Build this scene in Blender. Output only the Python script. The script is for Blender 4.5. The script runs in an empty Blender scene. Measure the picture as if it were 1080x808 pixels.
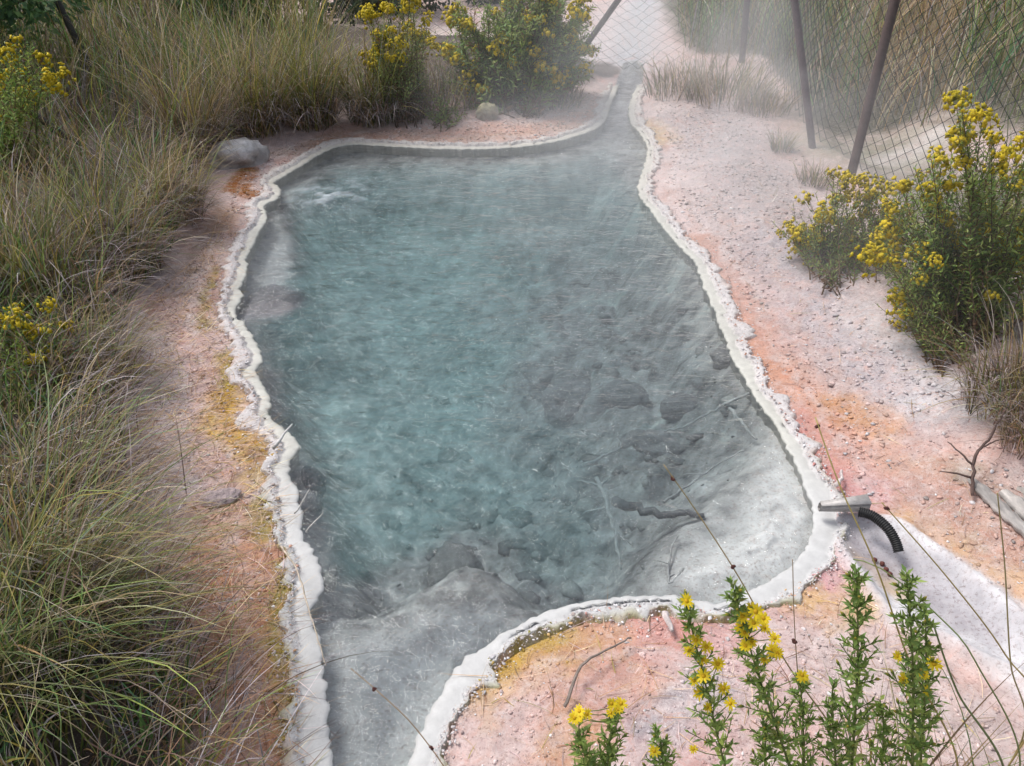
import bpy, math, random
import numpy as np
from mathutils import Vector, Matrix

random.seed(7)
RNG = np.random.default_rng(11)
scene = bpy.context.scene
COL = scene.collection
PI = math.pi

# ------------------------------------------------------------------ camera model (survey of the photograph)
H = 1.7
PITCH = math.radians(35.0)
F = 831.0            # focal length in photo pixels (photo is 1080 x 808)
CX, CY = 540.0, 404.0
CP, SP = math.cos(PITCH), math.sin(PITCH)


def ray(px, py):
    a = (px - CX) / F
    b = -(py - CY) / F
    return np.array([a, CP + b * SP, -SP + b * CP])


def flat(px, py, z=0.0):
    d = ray(px, py)
    t = (z - H) / d[2]
    return np.array([d[0] * t, d[1] * t, z])


def atY(px, py, Y):
    d = ray(px, py)
    t = Y / d[1]
    return np.array([d[0] * t, Y, H + d[2] * t])


def flats(pts, z=0.0):
    return np.array([flat(x, y, z)[:2] for x, y in pts])


# ------------------------------------------------------------------ noise (vectorised gradient noise)
_perm = np.random.default_rng(3).permutation(256)
_perm = np.concatenate([_perm, _perm, _perm])
_ga = np.random.default_rng(4).uniform(0, 2 * PI, 256)
_gx, _gy = np.cos(_ga), np.sin(_ga)


def perlin(x, y):
    x = np.asarray(x, float); y = np.asarray(y, float)
    xi = np.floor(x).astype(int); yi = np.floor(y).astype(int)
    xf = x - xi; yf = y - yi
    xi &= 255; yi &= 255
    u = xf * xf * xf * (xf * (xf * 6 - 15) + 10)
    v = yf * yf * yf * (yf * (yf * 6 - 15) + 10)

    def g(ix, iy, fx, fy):
        h = _perm[_perm[ix & 255] + (iy & 255)]
        return _gx[h] * fx + _gy[h] * fy
    n00 = g(xi, yi, xf, yf); n10 = g(xi + 1, yi, xf - 1, yf)
    n01 = g(xi, yi + 1, xf, yf - 1); n11 = g(xi + 1, yi + 1, xf - 1, yf - 1)
    return 1.5 * ((n00 * (1 - u) + n10 * u) * (1 - v) + (n01 * (1 - u) + n11 * u) * v)


def fbm(x, y, s, octv=4, seed=0.0):
    r = 0; a = 1.0; f = 1.0 / s; tot = 0
    for i in range(octv):
        r = r + a * perlin(x * f + 17.3 * i + seed * 7.7, y * f - 9.1 * i + seed * 3.3)
        tot += a; a *= 0.5; f *= 2.03
    return r / tot


def sstep(a, b, x):
    t = np.clip((x - a) / (b - a), 0, 1)
    return t * t * (3 - 2 * t)


# ------------------------------------------------------------------ plan geometry
def seg_dist(P, A, B):
    d = B - A
    L2 = max(float(d @ d), 1e-12)
    t = np.clip(((P - A) @ d) / L2, 0, 1)
    q = P - (A + t[:, None] * d)
    return np.sqrt((q * q).sum(1))


def poly_dist(P, pts, closed=False):
    n = len(pts); D = np.full(len(P), 1e9)
    for i in range(n if closed else n - 1):
        D = np.minimum(D, seg_dist(P, pts[i], pts[(i + 1) % n]))
    if n == 1:
        D = np.sqrt(((P - pts[0]) ** 2).sum(1))
    return D


def inside(P, pts):
    x, y = P[:, 0], P[:, 1]
    r = np.zeros(len(P), bool); n = len(pts)
    for i in range(n):
        x1, y1 = pts[i]; x2, y2 = pts[(i + 1) % n]
        if y1 == y2:
            continue
        c = ((y1 > y) != (y2 > y)) & (x < (x2 - x1) * (y - y1) / (y2 - y1) + x1)
        r ^= c
    return r


def sdist(P, pts):
    D = np.full(len(P), 50.0)
    lo, hi = pts.min(0) - 1.5, pts.max(0) + 1.5
    m = (P[:, 0] > lo[0]) & (P[:, 0] < hi[0]) & (P[:, 1] > lo[1]) & (P[:, 1] < hi[1])
    if m.any():
        Q = P[m]
        d = poly_dist(Q, pts, True)
        D[m] = np.where(inside(Q, pts), -d, d)
    return D


def catmull(pts, step, closed=True):
    pts = np.asarray(pts, float); n = len(pts); out = []
    rng = range(n) if closed else range(n - 1)
    for i in rng:
        if closed:
            p0, p1, p2, p3 = pts[(i - 1) % n], pts[i], pts[(i + 1) % n], pts[(i + 2) % n]
        else:
            p0, p1, p2, p3 = pts[max(i - 1, 0)], pts[i], pts[i + 1], pts[min(i + 2, n - 1)]
        k = max(1, int(np.linalg.norm(p2 - p1) / step))
        for j in range(k):
            t = j / k
            out.append(0.5 * ((2 * p1) + (-p0 + p2) * t + (2 * p0 - 5 * p1 + 4 * p2 - p3) * t * t + (-p0 + 3 * p1 - 3 * p2 + p3) * t ** 3))
    if not closed:
        out.append(pts[-1])
    return np.array(out)


POOL_PX = [(372, 1180), (360, 1000), (352, 880), (349, 815), (349, 786), (345, 758), (345, 732), (339, 703), (341, 684), (333, 671),
           (328, 646), (333, 633), (341, 620), (336, 595), (326, 576), (318, 568), (318, 549), (313, 520), (304, 495),
           (315, 471), (302, 455), (284, 439), (285, 427), (282, 415), (270, 393), (276, 381), (273, 368), (260, 346),
           (247, 331), (256, 312), (252, 304), (257, 298), (261, 281), (259, 274), (269, 256), (272, 247), (282, 230),
           (279, 217), (293, 210), (296, 200), (289, 194), (300, 186), (319, 175), (341, 161), (367, 153), (397, 154), (435, 156),
           (474, 157.5), (527, 157), (574, 152), (614, 142), (636, 130), (644, 110), (653, 90), (657, 78), (662, 67),
           (674, 67), (675, 80), (671, 93), (664, 111), (665, 129), (676, 142), (683, 156), (681, 171), (673, 200),
           (685, 220), (696, 236), (721, 265), (734, 278), (740, 295), (747, 312), (756, 330), (757, 341), (766, 358),
           (771, 373), (785, 399), (796, 419), (811, 439), (825, 461), (838, 486), (849, 513), (857, 535), (857, 564),
           (843, 589), (819, 610), (794, 622), (761, 637), (741, 636), (712, 630), (676, 630), (650, 632), (598, 640), (560, 655),
           (533, 668), (519, 678), (485, 702), (471, 723), (454, 750), (440, 785), (428, 815), (412, 880), (404, 1000),
           (404, 1180)]
POOL = catmull(flats(POOL_PX), 0.03)
BULB = flats([(815, 425), (792, 480), (762, 515), (735, 540), (705, 560), (690, 600), (715, 640), (790, 640), (880, 600), (890, 520)])
DEEP = flats([(262, 330), (310, 215), (350, 175), (560, 172), (640, 158), (668, 190), (735, 300), (775, 390), (795, 440), (770, 490),
              (725, 540), (690, 575), (660, 610), (600, 622), (560, 605), (520, 585), (480, 578), (430, 600), (390, 618), (345, 628),
              (330, 560), (320, 500), (290, 420)])
OUTLET = flats([(320, 660), (400, 640), (470, 610), (520, 600), (580, 625), (520, 700), (430, 1100), (340, 1100)])
LSHELF = flats([(262, 240), (300, 225), (322, 240), (318, 285), (300, 305), (250, 310), (245, 280)])

# left limit of bare ground: grass grows on the far side of this line
GRASS_L = flats([(265, 1000), (240, 850), (215, 770), (190, 690), (168, 620), (150, 560), (140, 500), (132, 440), (126, 380), (140, 330),
                 (178, 285), (200, 240), (214, 190), (262, 152), (310, 138), (360, 128), (420, 124), (480, 116), (560, 106),
                 (615, 93), (632, 82), (622, 72)])
GRASS_L_POLY = np.vstack([GRASS_L, [[0.55, 7.5], [-3, 9], [-20, 14], [-30, 5], [-30, -1], [-0.75, -0.3]]])


MOUND = flat(284, 318)[:2]


def pool_depth(P, s):
    n = fbm(P[:, 0], P[:, 1], 0.55, 4, 2.0)
    n2 = fbm(P[:, 0], P[:, 1], 0.11, 3, 5.0)
    dd = sdist(P, DEEP)
    deep = sstep(0.10, -0.24, dd + 0.14 * n + 0.04 * n2)
    d = 0.07 + 0.34 * deep + 0.10 * sstep(-0.2, -0.7, dd)
    lump = np.abs(fbm(P[:, 0], P[:, 1], 0.22, 4, 25.0))
    d = d + deep * (0.10 * n + 0.035 * n2 - 0.16 * (lump - 0.12) * sstep(-0.5, 0.2, P[:, 0]))
    # rubble grows shallower to the right-hand side
    d = d - 0.10 * deep * sstep(-0.1, 0.7, P[:, 0]) * sstep(4.2, 2.6, P[:, 1])
    lb = sstep(0.05, -0.14, sdist(P, LSHELF) + 0.28 * n + 0.06 * n2)
    d = d * (1 - lb) + lb * 0.10
    bl = sstep(0.10, -0.24, sdist(P, BULB) + 0.12 * n + 0.05 * n2)
    d = d * (1 - bl) + bl * (0.022 + 0.10 * sstep(-0.12, -0.36, s) + 0.008 * n2)
    ol = sstep(0.02, -0.12, sdist(P, OUTLET))
    d = d * (1 - ol) + ol * (0.07 + 0.012 * n2)
    mnd = sstep(0.19, 0.07, np.hypot((P[:, 0] - MOUND[0]) / 1.15, P[:, 1] - MOUND[1]) + 0.05 * n)
    d = d * (1 - mnd) + mnd * 0.035
    st = sstep(5.2, 6.2, P[:, 1])
    d = d * (1 - st) + st * (0.05 - 0.042 * sstep(6.3, 7.3, P[:, 1]))
    return np.maximum(d, np.where(P[:, 1] > 6, 0.005, 0.015))


FAN = flats([(868, 552), (905, 548), (945, 560), (1000, 605), (1090, 690), (1200, 800), (1200, 1000), (1075, 735), (1000, 690), (930, 650), (895, 600)])


def right_fence_x(y):
    return np.interp(y, [0, 2.6, 4.6, 5.2, 7.3, 30], [2.12, 2.07, 2.03, 1.96, 2.14, 2.2])


def ground_z(x, y, s=None):
    x = np.atleast_1d(np.asarray(x, float)); y = np.atleast_1d(np.asarray(y, float))
    P = np.stack([x, y], 1)
    if s is None:
        s = sdist(P, POOL)
    so = np.maximum(s, 0)
    n = fbm(x, y, 0.6, 4, 1.0)
    z = 0.020 + 0.050 * sstep(0.1, 0.7, so) + 0.03 * n * sstep(0.08, 0.5, so)
    z = z + (0.006 * fbm(x, y, 0.06, 3, 9.0) + 0.005 * fbm(x, y, 0.03, 2, 19.0)) * sstep(0.1, 0.2, so)
    # grassy bank on the left and behind
    gl = sdist(P, GRASS_L_POLY)
    gl = np.where(gl > 40, np.where((x < -1.5) & (y > 0), -1.0, 1.0), gl)
    z = z + 0.20 * sstep(0.10, -0.75, gl) + 0.10 * sstep(-0.4, -2.5, gl) * (y < 6)
    # right-hand shore rises a little toward the bush
    z = z + 0.10 * sstep(1.1, 1.9, x) * sstep(0.9, 1.8, y) * sstep(4.3, 3.0, y)
    # beyond the right fence: shallow gully, then a grassy slope
    fx = right_fence_x(y)
    over = x - fx
    z = z - 0.10 * sstep(0.0, 0.3, over) * sstep(6.5, 5.5, y) * sstep(0.9, 0.5, over)
    z = z + 0.9 * sstep(0.55, 3.5, over) * sstep(1.0, 4.0, y) + 1.2 * sstep(7.5, 14, y) * sstep(0.3, 4.0, x)
    # runoff fan below the pipe: smooth and slightly hollow
    fd = sdist(P, FAN)
    z = z + 0.024 * np.exp(-(fd / 0.022) ** 2) - 0.03 * sstep(0.0, -0.1, fd)
    # falls away under the rim and into the basin
    z = np.where(s < 0.3, z - 0.012 * sstep(0.2, 0.07, s), z)
    zin = -pool_depth(P, s)
    k = sstep(0.072, 0.045, s)
    far_ = sstep(5.9, 6.5, y)
    td = -0.05 * (1 - far_) + 0.004 * far_
    z = z * (1 - k) + k * td
    wall = sstep(0.045, -0.05, s)
    z = np.where(s < 0.045, td * (1 - wall) + zin * wall, z)
    return z


def onground(px, py):
    z = 0.05
    for _ in range(6):
        p = flat(px, py, z)
        z = float(ground_z(p[0], p[1])[0])
    return np.array([p[0], p[1], z])


# ------------------------------------------------------------------ mesh helper
def build(name, V, faces, col=None, mat=None, parent=None, smooth=True, attrs=None):
    me = bpy.data.meshes.new(name)
    V = np.ascontiguousarray(V, np.float32)
    if not isinstance(faces, list):
        faces = [faces]
    faces = [np.asarray(f, np.int32) for f in faces if len(f)]
    me.vertices.add(len(V)); me.vertices.foreach_set('co', V.ravel())
    loops = np.concatenate([f.ravel() for f in faces])
    tot = np.concatenate([np.full(len(f), f.shape[1]) for f in faces])
    start = np.concatenate([[0], np.cumsum(tot)[:-1]]).astype(np.int32)
    me.loops.add(len(loops)); me.loops.foreach_set('vertex_index', loops.astype(np.int32))
    me.polygons.add(len(tot)); me.polygons.foreach_set('loop_start', start)
    if smooth:
        me.polygons.foreach_set('use_smooth', np.ones(len(tot), bool))
    me.update(calc_edges=True)
    if col is not None:
        a = me.color_attributes.new('Col', 'FLOAT_COLOR', 'POINT')
        c = np.ones((len(V), 4), np.float32); c[:, :3] = np.clip(col, 0, 1)
        a.data.foreach_set('color', c.ravel())
    for k, v in (attrs or {}).items():
        a = me.attributes.new(k, 'FLOAT', 'POINT')
        a.data.foreach_set('value', np.asarray(v, np.float32))
    me.validate()
    if mat:
        me.materials.append(mat)
    o = bpy.data.objects.new(name, me); COL.objects.link(o)
    if parent:
        o.parent = parent
    return o


class MB:
    def __init__(s):
        s.V = []; s.Q = []; s.T = []; s.C = []; s.n = 0

    def add(s, V, Q=None, T=None, C=(1, 1, 1)):
        V = np.asarray(V, float).reshape(-1, 3)
        if Q is not None and len(Q):
            s.Q.append(np.asarray(Q).reshape(-1, 4) + s.n)
        if T is not None and len(T):
            s.T.append(np.asarray(T).reshape(-1, 3) + s.n)
        C = np.asarray(C, float)
        s.C.append(np.broadcast_to(C, (len(V), 3)) if C.ndim == 1 else C)
        s.V.append(V); s.n += len(V)

    def tube(s, pts, r, C=(1, 1, 1), seg=6, cap=True):
        pts = np.asarray(pts, float); n = len(pts)
        r = np.broadcast_to(np.asarray(r, float), (n,))
        tg = np.gradient(pts, axis=0); tg /= np.linalg.norm(tg, axis=1)[:, None] + 1e-12
        ref = np.array([0, 0, 1.0]) if abs(tg[:, 2]).mean() < 0.8 else np.array([1.0, 0, 0])
        a = np.cross(tg, ref); a /= np.linalg.norm(a, axis=1)[:, None] + 1e-12
        b = np.cross(tg, a)
        th = np.linspace(0, 2 * PI, seg, endpoint=False)
        V = pts[:, None] + r[:, None, None] * (np.cos(th)[None, :, None] * a[:, None] + np.sin(th)[None, :, None] * b[:, None])
        V = V.reshape(-1, 3)
        i, j = np.meshgrid(np.arange(n - 1), np.arange(seg), indexing='ij')
        j2 = (j + 1) % seg
        Q = np.stack([i * seg + j, i * seg + j2, (i + 1) * seg + j2, (i + 1) * seg + j], -1).reshape(-1, 4)
        T = []
        if cap:
            V = np.vstack([V, pts[0], pts[-1]]); k = n * seg
            for q in range(seg):
                T.append((k, (q + 1) % seg, q)); T.append((k + 1, (n - 1) * seg + q, (n - 1) * seg + (q + 1) % seg))
        s.add(V, Q, np.array(T) if T else None, C)

    def build(s, name, mat, parent=None, smooth=True):
        f = []
        if s.Q: f.append(np.vstack(s.Q))
        if s.T: f.append(np.vstack(s.T))
        return build(name, np.vstack(s.V), f, np.vstack(s.C), mat, parent, smooth)


def tag(o, label=None, cat=None, group=None, kind=None):
    if label: o['label'] = label
    if cat: o['category'] = cat
    if group: o['group'] = group
    if kind: o['kind'] = kind
    return o


def empty(name, loc, label, cat, group=None):
    o = bpy.data.objects.new(name, None); COL.objects.link(o)
    o.location = loc; o.empty_display_size = 0.1
    return tag(o, label, cat, group)


# ------------------------------------------------------------------ materials
def nodes(name):
    m = bpy.data.materials.new(name); m.use_nodes = True
    nt = m.node_tree; nt.nodes.clear()
    out = nt.nodes.new('ShaderNodeOutputMaterial')
    return m, nt, out


def N(nt, t, **kw):
    n = nt.nodes.new(t)
    for k, v in kw.items():
        setattr(n, k, v)
    return n


def noise(nt, vec, scale, detail=4, rough=0.6, dist=0.0):
    n = N(nt, 'ShaderNodeTexNoise')
    n.inputs['Scale'].default_value = scale; n.inputs['Detail'].default_value = detail
    n.inputs['Roughness'].default_value = rough; n.inputs['Distortion'].default_value = dist
    nt.links.new(vec, n.inputs['Vector'])
    return n.outputs['Fac']


def ramp(nt, fac, a, b, ca=0.0, cb=1.0):
    n = N(nt, 'ShaderNodeMapRange')
    n.inputs['From Min'].default_value = a; n.inputs['From Max'].default_value = b
    n.inputs['To Min'].default_value = ca; n.inputs['To Max'].default_value = cb
    nt.links.new(fac, n.inputs['Value'])
    return n.outputs['Result']


def math_(nt, op, a, b):
    n = N(nt, 'ShaderNodeMath', operation=op)
    for i, v in enumerate((a, b)):
        if isinstance(v, (int, float)): n.inputs[i].default_value = v
        else: nt.links.new(v, n.inputs[i])
    return n.outputs[0]


def mixc(nt, fac, a, b, mode='MIX'):
    n = N(nt, 'ShaderNodeMix', data_type='RGBA', blend_type=mode)
    for sock, v in ((n.inputs[0], fac), (n.inputs[6], a), (n.inputs[7], b)):
        if isinstance(v, (int, float)): sock.default_value = v
        elif isinstance(v, tuple): sock.default_value = (*v, 1)
        else: nt.links.new(v, sock)
    return n.outputs[2]


def bump(nt, h, strength, dist, normal=None):
    n = N(nt, 'ShaderNodeBump')
    n.inputs['Strength'].default_value = strength; n.inputs['Distance'].default_value = dist
    nt.links.new(h, n.inputs['Height'])
    if normal: nt.links.new(normal, n.inputs['Normal'])
    return n.outputs['Normal']


def mat_ground():
    m, nt, out = nodes('sinter_ground')
    geo = N(nt, 'ShaderNodeNewGeometry'); pos = geo.outputs['Position']
    at = N(nt, 'ShaderNodeAttribute', attribute_name='Col').outputs['Color']
    cr = N(nt, 'ShaderNodeAttribute', attribute_name='crust').outputs['Fac']
    n1 = noise(nt, pos, 14, 6, 0.7); n2 = noise(nt, pos, 100, 6, 0.8); n3 = noise(nt, pos, 300, 4, 0.8)
    n4 = noise(nt, pos, 42, 8, 0.78, 0.8)
    # flaky white crust bits and dark pits
    c = mixc(nt, math_(nt, 'MULTIPLY', ramp(nt, n4, 0.53, 0.585), math_(nt, 'MULTIPLY', cr, 0.62)), at, (0.70, 0.62, 0.61))
    c = mixc(nt, math_(nt, 'MULTIPLY', ramp(nt, n2, 0.47, 0.38), 0.7), c, mixc(nt, 1.0, c, (0.50, 0.41, 0.38), 'MULTIPLY'))
    c = mixc(nt, math_(nt, 'MULTIPLY', ramp(nt, n3, 0.55, 0.63), math_(nt, 'MULTIPLY', cr, 0.6)), c, (0.80, 0.76, 0.74))
    n5 = noise(nt, pos, 26, 7, 0.75, 1.2)
    c = mixc(nt, math_(nt, 'MULTIPLY', ramp(nt, n5, 0.53, 0.60), math_(nt, 'MULTIPLY', cr, 0.9)), c, mixc(nt, 1.0, c, (1.0, 0.80, 0.74), 'MULTIPLY'))
    c = mixc(nt, math_(nt, 'MULTIPLY', ramp(nt, n5, 0.46, 0.40), math_(nt, 'MULTIPLY', cr, 0.7)), c, mixc(nt, 1.0, c, (0.74, 0.68, 0.70), 'MULTIPLY'))
    br = ramp(nt, n1, 0.25, 0.75, 0.78, 1.18)
    c = mixc(nt, 1.0, c, br, 'MULTIPLY')
    h = math_(nt, 'ADD', math_(nt, 'MULTIPLY', n2, 0.5), math_(nt, 'ADD', math_(nt, 'MULTIPLY', n3, 0.25), math_(nt, 'MULTIPLY', n4, 0.8)))
    hs = math_(nt, 'MULTIPLY', h, math_(nt, 'ADD', math_(nt, 'MULTIPLY', cr, 0.8), 0.2))
    nb = bump(nt, hs, 0.8, 0.007)
    b = N(nt, 'ShaderNodeBsdfPrincipled')
    b.inputs['Roughness'].default_value = 0.85
    b.inputs['Specular IOR Level'].default_value = 0.25
    nt.links.new(c, b.inputs['Base Color']); nt.links.new(nb, b.inputs['Normal'])
    nt.links.new(b.outputs[0], out.inputs['Surface'])
    return m


def mat_rim():
    m, nt, out = nodes('mineral_rim')
    pos = N(nt, 'ShaderNodeNewGeometry').outputs['Position']
    at = N(nt, 'ShaderNodeAttribute', attribute_name='Col').outputs['Color']
    cr = N(nt, 'ShaderNodeAttribute', attribute_name='crust').outputs['Fac']
    n1 = noise(nt, pos, 30, 5, 0.65); n2 = noise(nt, pos, 110, 5, 0.75); n3 = noise(nt, pos, 240, 3, 0.7)
    c = mixc(nt, 1.0, at, ramp(nt, n1, 0.3, 0.7, 0.88, 1.08), 'MULTIPLY')
    pit = math_(nt, 'MULTIPLY', ramp(nt, n2, 0.46, 0.36), cr)
    c = mixc(nt, math_(nt, 'MULTIPLY', pit, 0.75), c, (0.26, 0.20, 0.18))
    h = math_(nt, 'ADD', math_(nt, 'MULTIPLY', n2, 0.7), math_(nt, 'MULTIPLY', n3, 0.3))
    hs = math_(nt, 'MULTIPLY', h, math_(nt, 'ADD', math_(nt, 'MULTIPLY', cr, 0.7), 0.3))
    b = N(nt, 'ShaderNodeBsdfPrincipled')
    nt.links.new(ramp(nt, cr, 0, 1, 0.5, 0.85), b.inputs['Roughness'])
    nt.links.new(c, b.inputs['Base Color']); nt.links.new(bump(nt, hs, 0.8, 0.006), b.inputs['Normal'])
    nt.links.new(b.outputs[0], out.inputs['Surface'])
    return m


def mat_plant(name='plant_tissue', transl=0.3, rough=0.6):
    m, nt, out = nodes(name)
    at = N(nt, 'ShaderNodeAttribute', attribute_name='Col').outputs['Color']
    pos = N(nt, 'ShaderNodeNewGeometry').outputs['Position']
    c = mixc(nt, 1.0, at, ramp(nt, noise(nt, pos, 60, 3), 0.3, 0.7, 0.8, 1.2), 'MULTIPLY')
    b = N(nt, 'ShaderNodeBsdfPrincipled'); b.inputs['Roughness'].default_value = rough
    b.inputs['Specular IOR Level'].default_value = 0.3
    nt.links.new(c, b.inputs['Base Color'])
    t = N(nt, 'ShaderNodeBsdfTranslucent'); nt.links.new(c, t.inputs['Color'])
    mx = N(nt, 'ShaderNodeMixShader'); mx.inputs[0].default_value = transl
    nt.links.new(b.outputs[0], mx.inputs[1]); nt.links.new(t.outputs[0], mx.inputs[2])
    nt.links.new(mx.outputs[0], out.inputs['Surface'])
    return m


def mat_rough(name, rough=0.8, scale=40, strength=0.6, dist=0.01, metallic=0.0, stretch=None, lo=0.7, hi=1.25):
    m, nt, out = nodes(name)
    at = N(nt, 'ShaderNodeAttribute', attribute_name='Col').outputs['Color']
    tc = N(nt, 'ShaderNodeTexCoord').outputs['Object']
    if stretch:
        mp = N(nt, 'ShaderNodeMapping'); mp.inputs['Scale'].default_value = stretch
        nt.links.new(tc, mp.inputs['Vector']); tc = mp.outputs['Vector']
    n1 = noise(nt, tc, scale, 6, 0.7)
    n2 = noise(nt, tc, scale * 3.7, 4, 0.7)
    c = mixc(nt, 1.0, at, ramp(nt, n1, 0.3, 0.7, lo, hi), 'MULTIPLY')
    b = N(nt, 'ShaderNodeBsdfPrincipled')
    b.inputs['Roughness'].default_value = rough; b.inputs['Metallic'].default_value = metallic
    nt.links.new(c, b.inputs['Base Color'])
    nt.links.new(bump(nt, math_(nt, 'ADD', n1, math_(nt, 'MULTIPLY', n2, 0.5)), strength, dist), b.inputs['Normal'])
    nt.links.new(b.outputs[0], out.inputs['Surface'])
    return m


def mat_water():
    m, nt, out = nodes('thermal_water')
    pos = N(nt, 'ShaderNodeNewGeometry').outputs['Position']
    at = N(nt, 'ShaderNodeAttribute', attribute_name='Col').outputs['Color']
    milk = N(nt, 'ShaderNodeAttribute', attribute_name='milk').outputs['Fac']
    rough = N(nt, 'ShaderNodeAttribute', attribute_name='stir').outputs['Fac']
    mp = N(nt, 'ShaderNodeMapping'); mp.inputs['Scale'].default_value = (1.0, 1.7, 1.0); mp.inputs['Rotation'].default_value = (0, 0, 0.35)
    nt.links.new(pos, mp.inputs['Vector']); v = mp.outputs['Vector']
    w1 = noise(nt, v, 7, 3, 0.55, 0.8); w2 = noise(nt, v, 24, 4, 0.6, 0.6); w3 = noise(nt, v, 75, 2, 0.6)
    h = math_(nt, 'ADD', math_(nt, 'MULTIPLY', w1, 0.9), math_(nt, 'ADD', math_(nt, 'MULTIPLY', w2, 0.42), math_(nt, 'MULTIPLY', w3, 0.05)))
    h = math_(nt, 'MULTIPLY', h, math_(nt, 'ADD', 0.8, math_(nt, 'MULTIPLY', rough, 1.6)))
    nb = bump(nt, h, 0.7, 0.045)
    # cloudy suspended minerals: drifting streaks
    cl = noise(nt, v, 5, 7, 0.66, 1.8)
    cl2 = noise(nt, v, 38, 5, 0.7, 0.8)
    cc = mixc(nt, 1.0, at, ramp(nt, math_(nt, 'ADD', math_(nt, 'MULTIPLY', cl, 0.75), math_(nt, 'MULTIPLY', cl2, 0.25)), 0.34, 0.66, 0.66, 1.36), 'MULTIPLY')
    dif = N(nt, 'ShaderNodeBsdfDiffuse'); nt.links.new(cc, dif.inputs['Color']); nt.links.new(nb, dif.inputs['Normal'])
    tr = N(nt, 'ShaderNodeBsdfTransparent'); nt.links.new(mixc(nt, ramp(nt, milk, 0.03, 0.35), (0.97, 0.985, 0.985), (0.72, 0.86, 0.88)), tr.inputs['Color'])
    mk = math_(nt, 'MULTIPLY', milk, ramp(nt, cl, 0.3, 0.7, 0.85, 1.12))
    m1 = N(nt, 'ShaderNodeMixShader'); nt.links.new(mk, m1.inputs[0])
    nt.links.new(tr.outputs[0], m1.inputs[1]); nt.links.new(dif.outputs[0], m1.inputs[2])
    gl = N(nt, 'ShaderNodeBsdfGlossy'); gl.inputs['Roughness'].default_value = 0.04
    gl.inputs['Color'].default_value = (1, 1, 1, 1)
    nt.links.new(nb, gl.inputs['Normal'])
    fr = N(nt, 'ShaderNodeFresnel'); fr.inputs['IOR'].default_value = 1.33; nt.links.new(nb, fr.inputs['Normal'])
    m2 = N(nt, 'ShaderNodeMixShader'); nt.links.new(fr.outputs[0], m2.inputs[0])
    nt.links.new(m1.outputs[0], m2.inputs[1]); nt.links.new(gl.outputs[0], m2.inputs[2])
    nt.links.new(m2.outputs[0], out.inputs['Surface'])
    return m


M_GROUND = mat_ground()
M_RIM = mat_rim()
M_WATER = mat_water()
M_GRASS = mat_plant('grass_blade', 0.33, 0.65)
M_LEAF = mat_plant('leaf', 0.4, 0.5)
M_PETAL = mat_plant('petal', 0.35, 0.6)
M_STEM = mat_plant('stem', 0.05, 0.7)
M_ROCK = mat_rough('rock', 0.9, 22, 0.9, 0.02)
M_PEBBLE = mat_rough('pebble', 0.9, 120, 0.5, 0.004)
M_WOOD = mat_rough('weathered_wood', 0.85, 60, 0.8, 0.008, stretch=(1, 0.12, 1))
M_TWIG = mat_rough('twig_bark', 0.85, 150, 0.5, 0.003)
M_POST = mat_rough('rusted_steel', 0.75, 45, 0.4, 0.003)
M_WIRE = mat_rough('coated_wire', 0.6, 90, 0.2, 0.001)
M_RUBBER = mat_rough('black_rubber', 0.55, 200, 0.2, 0.001)
M_TIN = mat_rough('weathered_tin', 0.5, 50, 0.4, 0.003, metallic=0.15)

# ------------------------------------------------------------------ ground sheet
def axis(segs):
    out = []
    for a, b, st in segs:
        out.append(np.arange(a, b, st))
    return np.concatenate(out + [[segs[-1][1]]])


xs = axis([(-80, -20, 10), (-20, -6, 1.0), (-6, -2.2, 0.09), (-2.2, 2.3, 0.0125), (2.3, 4.5, 0.06), (4.5, 20, 0.8), (20, 80, 10)])
ys = axis([(-30, -2, 4), (-2, 0.2, 0.1), (0.2, 4.0, 0.0125), (4.0, 7.6, 0.02), (7.6, 14, 0.15), (14, 30, 1.0), (30, 120, 10)])
GX, GY = np.meshgrid(xs, ys, indexing='ij')
gx, gy = GX.ravel(), GY.ravel()
GP = np.stack([gx, gy], 1)
GS = sdist(GP, POOL)
gz = ground_z(gx, gy, GS)
near = (np.abs(gx) < 7) & (gy > -1) & (gy < 16)

# --- colour of the mineral ground: patches of algae, iron and crust laid along the shore
base = np.zeros((len(gx), 3)); base[:] = (0.63, 0.51, 0.485)
crust = np.full(len(gx), 0.55)
nA = fbm(gx, gy, 0.35, 5, 3.0); nB = fbm(gx, gy, 0.09, 4, 6.0); nC = fbm(gx, gy, 0.9, 3, 8.0)
nD = fbm(gx, gy, 0.03, 3, 12.0)
Pn = GP + np.stack([0.05 * nA + 0.03 * nB, 0.05 * fbm(gx, gy, 0.35, 4, 30) + 0.03 * fbm(gx, gy, 0.09, 3, 31)], 1)


def paint(mask, c):
    base[:] = base * (1 - mask[:, None]) + np.array(c) * mask[:, None]


def stroke(px, w, c, k=1.0, soft=1.0, br=0.6, setcrust=None):
    pts = flats(px)
    lo, hi = pts.min(0) - 4 * w - 0.2, pts.max(0) + 4 * w + 0.2
    m = np.where((gx > lo[0]) & (gx < hi[0]) & (gy > lo[1]) & (gy < hi[1]))[0]
    d = poly_dist(Pn[m], pts)
    v = k * sstep(w * (1 + soft), w * (1 - 0.6 * soft), d + w * br * (nB[m] * 1.3 + nD[m]))
    v = v * np.clip((1.0 if max(c) - min(c) > 0.25 else 0.80) + 0.9 * nB[m] + 0.8 * nD[m], 0.2, 1)
    base[m] = base[m] * (1 - v[:, None]) + np.array(c) * v[:, None]
    if setcrust is not None:
        crust[m] = crust[m] * (1 - v) + setcrust * v


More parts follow.
